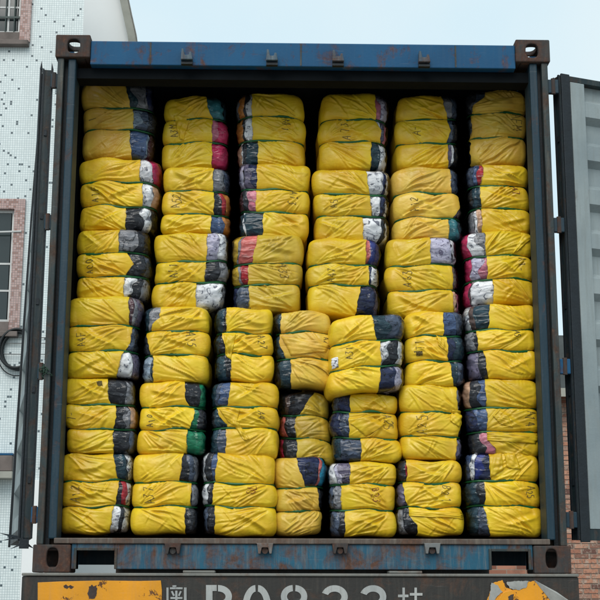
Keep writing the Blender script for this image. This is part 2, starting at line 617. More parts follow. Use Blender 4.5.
def loop_oval(cx, cz, hw, hh, n):
    """stadium-like oval seen from its centre"""
    out = []
    for i in range(n):
        a = 2 * math.pi * i / n + math.pi / n
        c, s_ = math.cos(a), math.sin(a)
        e = 2.0 / 2.7
        out.append((cx + hw * math.copysign(abs(c) ** e, c), cz + hh * math.copysign(abs(s_) ** e, s_)))
    return out


# ------------------------------------------------------------------ ground
g = MB().add([(-1500, -1500, 0), (1500, -1500, 0), (1500, 1500, 0), (-1500, 1500, 0)], [(0, 1, 2, 3)])
go = obj('ground', g, 'ground')
go['kind'] = 'structure'

# ------------------------------------------------------------------ shipping container
W2, H, LEN = 1.219, 2.591, 6.058
CT = thing('shipping_container', 'weathered blue steel shipping container with both rear doors open, full of bales', 'container', (0, 0, ZB))


def zz(z):
    return ZB + z


def casting(sx, top):
    mb = MB()
    x0, x1 = (W2 - 0.170, W2) if sx > 0 else (-W2, -W2 + 0.170)
    z0, z1 = (zz(H - 0.118), zz(H)) if top else (zz(0), zz(0.124))
    y0, y1, th, n = 0.0, 0.178, 0.026, 32
    xc, zc = (x0 + x1) / 2 - sx * 0.004, (z0 + z1) / 2
    mb.ring_plate(loop_rect(x0, x1, z0, z1, n, xc, zc), loop_oval(xc, zc + (0.004 if not top else 0.0), 0.027 if not top else 0.031, 0.044 if not top else 0.036, n), 'y', y0, y0 + th)
    xo = (x1 - th, x1) if sx > 0 else (x0, x0 + th)
    mb.ring_plate(loop_rect(y0 + th, y1, z0, z1, n), loop_oval((y0 + y1) / 2 + 0.01, zc, 0.045, 0.030, n), 'x', *xo)
    xi = (x0, x0 + th) if sx > 0 else (x1 - th, x1)
    mb.box(xi[0], xi[1], y0 + th, y1, z0, z1)
    xa, xb = (x0 + th, x1 - th)
    zo = (z1 - th, z1) if top else (z0, z0 + th)
    mb.ring_plate(loop_rect(xa, xb, y0 + th, y1 - 0.02, n), loop_oval((xa + xb) / 2, (y0 + y1) / 2 + 0.005, 0.032, 0.052, n), 'z', *zo)
    if not top:
        mb.box(xa, xb, y0 + th, y1 - 0.02, z1 - th, z1)
        mb.box(xa, xb, y1 - 0.02, y1, z0, z1)
    else:
        mb.box(xa, xb, y0 + th, y1 - 0.02, z0, z0 + th)
    return obj('corner_casting', mb, 'rust', CT, bevel=0.007)


for sx in (-1, 1):
    for top in (True, False):
        casting(sx, top)

# rear corner posts: rusty outer strip, recess, inner J bar
for sx in (-1, 1):
    def bx(mb, a, b, y0, y1, z0, z1):
        xs = sorted((sx * a, sx * b))
        return mb.box(xs[0], xs[1], y0, y1, zz(z0), zz(z1))
    mb = MB()
    bx(mb, 1.176, 1.207, 0.012, 0.10, 0.124, H - 0.118)
    post = obj('corner_post', mb, 'post_rust', CT, bevel=0.004)
    mb = MB()
    bx(mb, 1.156, 1.178, 0.060, 0.15, 0.124, H - 0.118)
    obj('post_recess', mb, 'gasket', post)
    mb = MB()
    bx(mb, 1.118, 1.156, 0.020, 0.16, 0.150, H - 0.118)
    obj('inner_post', mb, 'navy', post, bevel=0.006)

# header
mb = MB()
hx = W2 - 0.170
mb.prism([(0.014, H - 0.150), (0.014, H - 0.028), (0.05, H - 0.012), (0.20, H - 0.012), (0.20, H - 0.09), (0.12, H - 0.09), (0.12, H - 0.150)], 'x', -hx + 0.001, hx - 0.001)
mb.v = [(x, y, z + ZB) for x, y, z in mb.v]
header = obj('door_header', mb, 'blue', CT, bevel=0.004)
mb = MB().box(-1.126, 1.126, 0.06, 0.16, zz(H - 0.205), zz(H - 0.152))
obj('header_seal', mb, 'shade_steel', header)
for px in (150, 301, 456):                                    # weld seams down the header face
    x = at(px, 60, 0).x
    mb = MB().box(x - 0.004, x + 0.004, 0.0125, 0.0139, zz(H - 0.146), zz(H - 0.032))
    obj('weld_seam', mb, 'post_rust', header)
# lashing eye and lock keepers on the header
for px in (187, 272, 338, 424):
    p = at(px, 61, 0.0)
    mb = MB()
    z = zz(H - 0.105)
    mb.prism([(p.x - 0.034, z - 0.034), (p.x + 0.034, z - 0.034), (p.x + 0.026, z + 0.012), (p.x + 0.014, z + 0.012), (p.x + 0.010, z - 0.006),
              (p.x - 0.012, z - 0.006), (p.x - 0.018, z + 0.030), (p.x - 0.030, z + 0.034)], 'y', -0.026, 0.0135)
    mb.v = [(p.x + (x - p.x) * 0.86, y, z + (q - z) * 0.86) for x, y, q in mb.v]
    obj('lock_keeper', mb, 'keeper_blue', header, bevel=0.003)
    mb = MB().box(p.x - 0.028, p.x + 0.028, -0.012, 0.0136, z - 0.048, z - 0.036)
    obj('keeper_plate', mb, 'gasket', header)

# side walls (corrugated), roof, far end, floor
def corrugated_x(xc, sx, y0, y1, z0, z1, depth=0.034, pitch=0.278):
    pts, y = [], y0
    while y < y1:
        pts += [(y, 0), (y + 0.105, 0), (y + 0.139, depth), (y + 0.244, depth)]
        y += pitch
    mb = MB()
    for off in (0.0, 0.002):
        b = len(mb.v)
        for (yy, d) in pts:
            x = xc + sx * (off - d)
            mb.v += [(x, min(yy, y1), z0), (x, min(yy, y1), z1)]
        for i in range(len(pts) - 1):
            mb.f.append((b + 2 * i, b + 2 * i + 2, b + 2 * i + 3, b + 2 * i + 1))
    return mb


for sx in (-1, 1):
    obj('side_wall', corrugated_x(sx * 1.205, sx, 0.16, LEN - 0.05, zz(0.15), zz(H - 0.06)), 'inside', CT)
    xs = sorted((sx * 1.16, sx * 1.214))
    obj('bottom_rail', MB().box(xs[0], xs[1], 0.18, LEN - 0.05, zz(0.10), zz(0.149)), 'navy', CT)
    obj('top_rail', MB().box(xs[0], xs[1], 0.18, LEN - 0.05, zz(H - 0.06), zz(H - 0.002)), 'blue', CT)
obj('roof', MB().box(-1.158, 1.158, 0.201, LEN - 0.05, zz(H - 0.055), zz(H - 0.045)), 'inside', CT)
obj('end_wall', MB().box(-1.21, 1.21, LEN - 0.05, LEN, zz(0.13), zz(H)), 'inside', CT)
FLOOR = 0.152
obj('floor', MB().box(-1.158, 1.158, 0.085, LEN - 0.05, zz(0.124), zz(FLOOR)), 'floorwood', CT)

# door sill with lock recesses at both ends
sill_top = 0.150
SX = hx - 0.002
pl0, pl1 = at(76, 560, 0).x, at(114, 560, 0).x
pr0, pr1 = at(492, 560, 0).x, at(529, 560, 0).x
mb = MB()
zA, zB_, zP = zz(0.016), zz(sill_top - 0.022), zz(0.098)
mb.box(pl1, pr0, 0.016, 0.08, zA, zB_)                       # long middle face
mb.box(-SX, pl0, 0.016, 0.08, zA, zB_)
mb.box(pr1, SX, 0.016, 0.08, zA, zB_)
mb.box(pl0, pl1, 0.016, 0.08, zP, zB_)                       # strips over the recesses
mb.box(pr0, pr1, 0.016, 0.08, zP, zB_)
sill = obj('door_sill', mb, 'blue_sill', CT, bevel=0.003)
mb = MB().box(-1.127, 1.127, 0.004, 0.083, zz(sill_top - 0.0215), zz(sill_top + 0.004))
obj('sill_lip', mb, 'sill_lip', sill, bevel=0.004)
for a, b in ((pl0, pl1), (pr0, pr1)):                        # raised frame of each recess
    mb = MB()
    mb.box(a - 0.012, a, 0.008, 0.07, zA, zP + 0.012).box(b, b + 0.012, 0.008, 0.07, zA, zP + 0.012).box(a, b, 0.008, 0.07, zP, zP + 0.012)
    obj('recess_frame', mb, 'post_rust', sill, bevel=0.002)
for px, m_ in ((173, 'rust'), (265, 'keeper'), (340, 'rust'), (432, 'keeper')):
    p = at(px, 549, 0.0)
    z = p.z
    mb = MB()
    mb.prism([(p.x - 0.036, z + 0.020), (p.x - 0.040, z + 0.026), (p.x + 0.040, z + 0.026), (p.x + 0.036, z + 0.020), (p.x + 0.030, z - 0.022), (p.x + 0.020, z - 0.022),
              (p.x + 0.014, z + 0.006), (p.x - 0.014, z + 0.006), (p.x - 0.020, z - 0.022), (p.x - 0.030, z - 0.022)], 'y', -0.024, 0.0155)
    obj('lock_keeper', mb, m_, sill, bevel=0.003)
    mb = MB().prism([(p.x + 0.014 * math.cos(a), z - 0.008 + 0.014 * math.sin(a)) for a in np.linspace(0, 2 * math.pi, 12, endpoint=False)], 'y', -0.010, 0.0156)
    obj('keeper_pin', mb, 'rust', sill)


# doors
def door(sx, hinge, ang_of, name_label, spikes=False):
    """leaf built in (u along the leaf from the hinge, n towards the inner side, z); ang_of(z): direction of the leaf"""
    z0, z1 = 0.152, 2.425
    Wd = 1.15

    def T(u, n, z):
        a = ang_of(z)
        ux, uy = math.cos(a) * sx, math.sin(a)
        nx, ny = math.sin(a) * sx, -math.cos(a)
        return (hinge[0] + u * ux + n * nx, hinge[1] + u * uy + n * ny, zz(z))

    def conv(mb):
        mb.v = [T(*v) for v in mb.v]
        return mb

    def zbox(mb, u0, u1, n0, n1, za, zb, k=9):
        zs = np.linspace(za, zb, k)
        vs = []
        for z in zs:
            vs += [(u0, n0, z), (u1, n0, z), (u1, n1, z), (u0, n1, z)]
        fs = [(0, 1, 2, 3), tuple(4 * (k - 1) + i for i in (3, 2, 1, 0))]
        for i in range(k - 1):
            for j in range(4):
                fs.append((4 * i + j, 4 * i + (j + 1) % 4, 4 * i + 4 + (j + 1) % 4, 4 * i + 4 + j))
        return mb.add(vs, fs)

    leaf = obj('door_leaf', conv(zbox(MB(), 0.0, 0.055, -0.055, -0.002, z0, z1)), 'door_edge', CT, bevel=0.003)
    leaf['label'] = name_label
    for na, nb in ((-0.0125, -0.003), (-0.0545, -0.045)):      # rubber lips along the hinge edge
        obj('edge_seal', conv(zbox(MB(), -0.007, -0.0005, na, nb, z0, z1)), 'gasket', leaf)
    mb = MB()
    zbox(mb, 0.002, 0.052, -0.001, 0.010, z0 - 0.01, z1 + 0.005)
    obj('hinge_side_gasket', conv(mb), 'gasket', leaf, bevel=0.003)
    mb = MB()
    zbox(mb, 0.058, 0.140, -0.050, 0.004, z0 + 0.05, z1 - 0.03)
    obj('door_stile', conv(mb), 'door_grey', leaf, bevel=0.003)
    obj('door_stile', conv(zbox(MB(), Wd - 0.05, Wd, -0.055, -0.002, z0, z1)), 'door_grey', leaf, bevel=0.003)
    obj('door_rail', conv(zbox(MB(), 0.056, Wd - 0.051, -0.054, 0.002, z0, z0 + 0.048, 3)), 'door_edge', leaf)
    obj('door_rail', conv(zbox(MB(), 0.056, Wd - 0.051, -0.054, 0.002, z1 - 0.028, z1, 3)), 'door_edge', leaf)
    # horizontally corrugated panel
    zs, z, ph = [], z0 + 0.048, 0
    prof = []
    edges = []
    while z < z1 - 0.03:
        prof += [(z, -0.002), (z + 0.075, -0.002), (z + 0.105, -0.040), (z + 0.195, -0.040)]
        z += 0.225
    prof = [(min(a, z1 - 0.029), d) for a, d in prof]
    mb = MB()
    for off in (0.0, -0.003):
        b = len(mb.v)
        for a, d in prof:
            mb.v += [(0.141, d + off, a), (Wd - 0.051, d + off, a)]
        for i in range(len(prof) - 1):
            mb.f.append((b + 2 * i, b + 2 * i + 1, b + 2 * i + 3, b + 2 * i + 2))
    obj('corrugated_panel', conv(mb), 'door_grey', leaf)
    # free-edge gasket
    mb = MB()
    zbox(mb, Wd - 0.049, Wd + 0.01, -0.001, 0.010, z0 - 0.01, z1 + 0.005)
    obj('gasket', conv(mb), 'gasket', leaf)
    if spikes:                                                # torn rubber ends sticking out
        for (u, n, z, du, dn, dz, wd) in ((0.0, 0.004, z1, -0.004, 0.0, 0.045, 0.014), (0.0, -0.050, z1, -0.002, 0.004, 0.04, 0.012),
                                          (0.0, 0.0, z0, -0.01, 0.085, -0.012, 0.016), (0.0, -0.03, z0 - 0.02, -0.01, 0.075, -0.030, 0.018),
                                          (0.0, -0.03, z0 - 0.03, -0.01, -0.035, -0.016, 0.016), (0.0, 0.0, z0 - 0.005, 0.0, 0.10, 0.03, 0.014)):
            mb = MB().add([T(u, n - wd / 2, z - 0.0), T(u, n + wd / 2, z), T(u + 0.02, n, z + 0.016), T(u + du, n + dn, z + dz)],
                          [(0, 1, 3), (1, 2, 3), (2, 0, 3), (0, 2, 1)])
            obj('torn_gasket', mb, 'gasket', leaf)
        obj('torn_gasket', conv(zbox(MB(), -0.012, 0.03, -0.04, 0.002, z0 - 0.045, z0 - 0.001, 3)), 'gasket', leaf)
    for i in range(5):                                        # rivets holding the edge strip
        z = z0 + 0.25 + i * 0.42
        mb = MB()
        zbox(mb, -0.006, 0.001, -0.036, -0.022, z, z + 0.03, 2)
        obj('retainer_clip', conv(mb), 'gasket', leaf)
    return leaf, T


HXR = at(567.5, 240, 0.03).x
rd, TR = door(1, (HXR, 0.045), lambda z: R(21), 'pale grey corrugated right-hand door swung right open')
hl = Vector((at(33.5, 240, 0.03).x, 0.045))
los = math.atan2(hl[1] - CAM.y, -(hl[0] - CAM.x))            # leaf direction that is edge-on from the camera side


def left_ang(z):
    t = (z - 0.15) / 2.28
    return los - R(2.6) * max(0.0, 1.03 - t) ** 0.7 + R(0.1)


ld, TL = door(-1, hl, left_ang, 'dark edge of the racked left-hand door folded back along the side', True)

# hinges: lug on the post, blade to the door
for sx, ys in ((1, (88, 226, 367, 520)), (-1, (82, 223, 372, 515))):
    for i, py in enumerate(ys):
        z = at(300 + sx * 255, py, 0.05).z
        xo = sx * 1.2075
        xe = (HXR - 0.012) if sx > 0 else hl[0] + 0.047
        mb = MB()
        mb.box(min(xo, xe), max(xo, xe), 0.026, 0.052, z - 0.036, z + 0.036)
        o = obj('hinge', mb, 'blue' if (sx, i) in ((1, 2), (-1, 3)) else 'navy', CT, bevel=0.004)
        mb = MB().tube([((xo + xe) / 2, 0.030, z - 0.040), ((xo + xe) / 2, 0.030, z + 0.040)], 0.011, 10)
        obj('hinge_pin', mb, 'rust', o)

# ------------------------------------------------------------------ trailer under the container
TT = thing('container_trailer', 'grimy dark trailer tail beam with white number and orange boards under the container', 'trailer', (0, 0, 0))
bx0, bx1 = at(21, 590, -0.06).x, at(579.5, 590, -0.06).x
zt = zz(-0.002)
beam = obj('tail_beam', MB().box(bx0, bx1, -0.055, 0.30, zt - 0.42, zt - 0.0135), 'trailer', TT, bevel=0.006)
flange = obj('beam_flange', MB().box(bx0, bx1, -0.064, 0.32, zt - 0.013, zt), 'trailer_edge', TT, bevel=0.004)
for a, b in ((183, 215), (389, 422)):                         # small bright pads lying on the flange
    xa, xb = at(a, 570, -0.05).x, at(b, 570, -0.05).x
    obj('bearing_pad', MB().box(xa, xb, -0.058, 0.10, zt + 0.001, zt + 0.012), 'trailer_edge', TT, bevel=0.003)
for sx in (-1, 1):                                            # twist lock seats below the castings
    obj('chassis_rail', MB().box(sx * 0.45 - 0.06, sx * 0.45 + 0.06, 0.301, 11.5, zz(-0.45), zz(-0.03)), 'trailer', TT)
    for y in (1.2, 2.5, 3.8):
        for dx in (0.0, -0.33):
            xc = sx * (1.12 + dx)
            n = 32
            mb = MB()
            prof = [(-0.13, 0.30), (-0.13, 0.47), (-0.10, 0.50), (0.10, 0.50), (0.13, 0.47), (0.13, 0.30)]
            vs = [(xc + a, y + r * math.cos(2 * math.pi * i / n), 0.50 + r * math.sin(2 * math.pi * i / n)) for i in range(n) for a, r in prof]
            fs = [(i * 6 + j, i * 6 + (j + 1) % 6, ((i + 1) % n) * 6 + (j + 1) % 6, ((i + 1) % n) * 6 + j) for i in range(n) for j in range(6)]
            mb.add(vs, fs)
            wh = obj('tyre', mb, 'tyre', TT, smooth=False)
            mb = MB().tube([(xc - 0.10, y, 0.50), (xc + 0.10, y, 0.50)], 0.299, n)
            obj('rim', mb, 'steel', wh)
for y in (1.2, 2.5, 3.8):
    obj('axle', MB().tube([(-1.0, y, 0.5), (1.0, y, 0.5)], 0.07, 12), 'trailer', TT)
    obj('axle_hanger', MB().box(-0.5, -0.4, y - 0.05, y + 0.05, 0.56, zz(-0.45)).box(0.4, 0.5, y - 0.05, y + 0.05, 0.56, zz(-0.45)), 'trailer', TT)

obj('added_gap_block', MB().box(pl1 - 0.002, pr0 + 0.002, 0.10, 0.31, zt + 0.0005, zz(0.110)), 'trailer', TT)  # added beam that keeps sky light out of the gap under the sill
obj('cross_member', MB().box(-1.15, 1.15, 0.33, 0.40, zz(0.040), zz(0.1235)), 'navy', CT)
YB = -0.055                                                   # face of the beam


def face(px, py, y=YB):
    p = at(px, py, y)
    return (p.x, p.z)


def flat(pts, d0, d1, mb=None):
    return (mb or MB()).prism([face(*p) for p in pts], 'y', YB - d1, YB - d0)


def rough(pts, j=0.55, seed=1):
    """break the straight edges of a torn or rusted outline"""
    g_ = random.Random(seed)
    out = []
    for (a, b), (c, d) in zip(pts, pts[1:] + pts[:1]):
        n = max(1, int(math.hypot(c - a, d - b) / 1.3))
        for i in range(n):
            t = i / n
            out.append((a + (c - a) * t + g_.uniform(-j, j), b + (d - b) * t + g_.uniform(-j, j)))
    return out


# reflective boards
bd = obj('reflective_board', flat([(38, 582.5), (60, 581.5), (100, 580.5), (140, 581), (161, 580.5), (162, 590), (161.5, 618), (38, 620)], 0.0005, 0.008), 'yellowboard', TT, bevel=0.001)
for pts in ([(88, 593), (89.5, 587), (92.5, 584.5), (94, 586), (96.5, 585.5), (97.5, 590), (96.8, 596), (94, 599), (92, 598.5), (89, 599)], [(64, 585.6), (66, 584.6), (68.5, 586), (71, 585.4), (74, 587.2), (72, 588.6), (69, 587.6), (67.5, 589), (65, 588)]):
    obj('rust_chip', flat(rough(pts, 0.5), 0.0081, 0.0092), 'rust', bd)
bd2 = obj('torn_reflective_board', flat(rough([(487, 600), (493, 583), (502, 580), (506, 588), (513, 590), (522, 589), (528, 582), (535, 581), (545, 590), (558, 602), (566, 622), (486, 622)], 0.35, 4), 0.0005, 0.008), 'yellowboard', TT, bevel=0.001)
obj('torn_backing', flat(rough([(489, 596), (491, 583), (497, 585), (502, 592), (496, 597), (492, 604), (488, 616)], .4, 5), 0.0082, 0.012), 'boardback', bd2)
obj('torn_backing', flat(rough([(506, 582), (514, 581), (528, 581), (526, 587), (519, 590), (510, 589)], .5, 6), 0.0082, 0.010), 'boardback', bd2)
mb = MB()
P = [Vector((*face(534, 580), 0)), Vector((*face(556, 592), 0)), Vector((*face(572, 604), 0)), Vector((*face(552, 603), 0))]
mb.add([(P[0].x, YB - 0.009, P[0].y), (P[1].x, YB - 0.020, P[1].y), (P[2].x, YB - 0.042, P[2].y), (P[3].x, YB - 0.012, P[3].y),
        (P[0].x, YB - 0.0085, P[0].y - .002), (P[1].x, YB - 0.017, P[1].y), (P[2].x, YB - 0.039, P[2].y), (P[3].x, YB - 0.009, P[3].y)],
       [(0, 1, 2, 3), (7, 6, 5, 4), (0, 4, 5, 1), (1, 5, 6, 2), (2, 6, 7, 3), (3, 7, 4, 0)])
obj('peeled_corner', mb, 'boardback', bd2)
obj('crumpled_fold', flat(rough([(497, 601), (503, 592), (511, 590), (515, 596), (505, 604), (499, 612)], .3, 7), 0.0082, 0.016), 'yellowboard', bd2, bevel=0.004)
obj('rust_chip', flat(rough([(508, 596), (513, 594), (513, 601), (507, 603)], .5, 8), 0.0165, 0.0175), 'rust', bd2)


# stencilled registration: each character one part
def arc(cx, cy, rx, ry, a0, a1, wd, n=14):
    """thick arc outline in pixels; angles in degrees, 0 = right, 90 = up"""
    o_, i_ = [], []
    for k in range(n + 1):
        a = R(a0 + (a1 - a0) * k / n)
        o_.append((cx + rx * math.cos(a), cy - ry * math.sin(a)))
        i_.append((cx + (rx - wd) * math.cos(a), cy - (ry - wd) * math.sin(a)))
    return o_ + i_[::-1]


def strokes(name, polys):
    mb = MB()
    for i, p in enumerate(polys):                             # crossing strokes never share a plane
        flat(p, 0.0004 + 0.00003 * i, 0.0026 + 0.0003 * i, mb)
    return obj(name, mb, 'stencil', TT)


def rect(x0, y0, x1, y1):
    return [(x0, y0), (x1, y0), (x1, y1), (x0, y1)]


T0 = 585.0
strokes('stencil_character', [rect(166.5, 587.5, 168.6, 613), rect(170, 587.3, 182.6, 589.2), rect(184, 587.5, 186.6, 613), rect(172.5, 585.3, 176.5, 586.9),
                              rect(175.3, 590.6, 177.5, 606), rect(170.5, 597, 182.5, 599), [(171, 591.5), (172.6, 590.8), (175, 595.5), (173.2, 596.2)],
                              [(181.8, 591.5), (180.2, 590.8), (178, 595.5), (179.6, 596.2)], [(174.6, 599.8), (175.2, 601), (171.6, 606), (170.4, 605)],
                              [(178, 599.8), (177.6, 601), (181.4, 606), (182.6, 605)], rect(165, 616, 188, 618.4), rect(170, 621, 184, 623.4), rect(181, 623.4, 183.6, 633)])
strokes('stencil_letter', [rect(206, T0, 212.5, 628), rect(212.5, T0, 216.7, 591), arc(218, 596.5, 14, 11.5, 90, -90, 6.4), rect(212.5, 602, 216.7, 608),
                           arc(218, 617, 15, 11.5, 90, -90, 6.4), rect(212.5, 622.5, 216.7, 628.4)])
strokes('stencil_digit', [arc(257.5, 607, 13.5, 22, 87, -87, 6.6, 18), arc(256, 607, 13.5, 22, 93, 267, 6.6, 18)])
strokes('stencil_digit', [arc(294.7, 596.5, 12.6, 11.5, 86, -80, 6.2), arc(293.4, 596.5, 12.6, 11.5, 94, 260, 6.2), arc(294.7, 617, 13.6, 11.5, 80, -86, 6.4), arc(293.4, 617, 13.6, 11.5, 100, 266, 6.4)])
for cx in (334.5, 373):
    strokes('stencil_digit', [arc(cx, 596.8, 13.3, 11.6, 160, -72, 6.4, 18), arc(cx, 617, 13.6, 11.8, 72, -160, 6.4, 18)])
strokes('stencil_character', [rect(402.4, 587.6, 404.8, 630), rect(398, 594.6, 408.4, 597.2), [(398, 609), (408, 605), (408.4, 607.4), (398.4, 611.4)],
                              rect(414.4, 587.6, 416.8, 605), rect(409.8, 593, 422.4, 595.6), rect(410.6, 603.4, 421.6, 606), rect(409, 613, 422.6, 615.4), rect(414.4, 608, 416.8, 626), rect(408.4, 624.8, 423.6, 627.4)])

# ------------------------------------------------------------------ bales
FONT = {
    'A': [[(0, 0), (.3, 1), (.6, 0)], [(.1, .36), (.5, .40)]],
    'B': [[(0, 0), (.02, 1), (.38, .98), (.48, .78), (.38, .56), (.02, .52)], [(.3, .54), (.55, .3), (.4, .02), (0, 0)]],
    'F': [[(0, 0), (.02, 1), (.5, .98)], [(.02, .52), (.4, .54)]],
    'M': [[(0, 0), (.05, 1), (.3, .4), (.55, 1), (.6, 0)]],
    'T': [[(0, .97), (.6, 1)], [(.3, 1), (.28, 0)]],
    '-': [[(.1, .5), (.5, .52)]],
    '0': [[(.3, 1), (.05, .75), (.03, .25), (.28, 0), (.52, .25), (.54, .72), (.3, 1)]],
    '1': [[(.15, .85), (.32, 1), (.3, 0)]],
    '2': [[(.05, .8), (.25, 1), (.5, .85), (.45, .55), (.05, .03), (.58, .0)]],
    '3': [[(.05, .95), (.5, .98), (.25, .58), (.5, .45), (.48, .12), (.22, 0), (.02, .1)]],
    '4': [[(.4, 0), (.38, 1), (.02, .36), (.58, .34)]],
    '5': [[(.5, 1), (.12, .97), (.08, .58), (.4, .6), (.53, .3), (.36, .02), (.04, .06)]],
    '6': [[(.45, 1), (.12, .6), (.06, .22), (.3, 0), (.5, .2), (.4, .46), (.1, .38)]],
    '7': [[(.04, .96), (.55, 1), (.25, 0)]],
}


def grid_mesh(name, G, flip):
    nr, nc = G.shape[:2]
    me = bpy.data.meshes.new(name)
    idx = np.arange(nr * nc).reshape(nr, nc)
    a, b, c, d = idx[:-1, :-1], idx[1:, :-1], idx[1:, 1:], idx[:-1, 1:]
    q = np.stack([a, d, c, b] if flip else [a, b, c, d], -1).reshape(-1, 4)
    nf = len(q)
    me.vertices.add(nr * nc)
    me.vertices.foreach_set('co', G.reshape(-1).astype(np.float32))
    me.loops.add(nf * 4)
    me.loops.foreach_set('vertex_index', q.reshape(-1).astype(np.int32))
    me.polygons.add(nf)
    me.polygons.foreach_set('loop_start', (np.arange(nf) * 4).astype(np.int32))
    me.polygons.foreach_set('loop_total', np.full(nf, 4, np.int32))
    me.update(calc_edges=True)
    me.polygons.foreach_set('use_smooth', np.ones(nf, bool))
    return me


def smooth01(x):
    x = np.clip(x, 0, 1)
    return x * x * (3 - 2 * x)


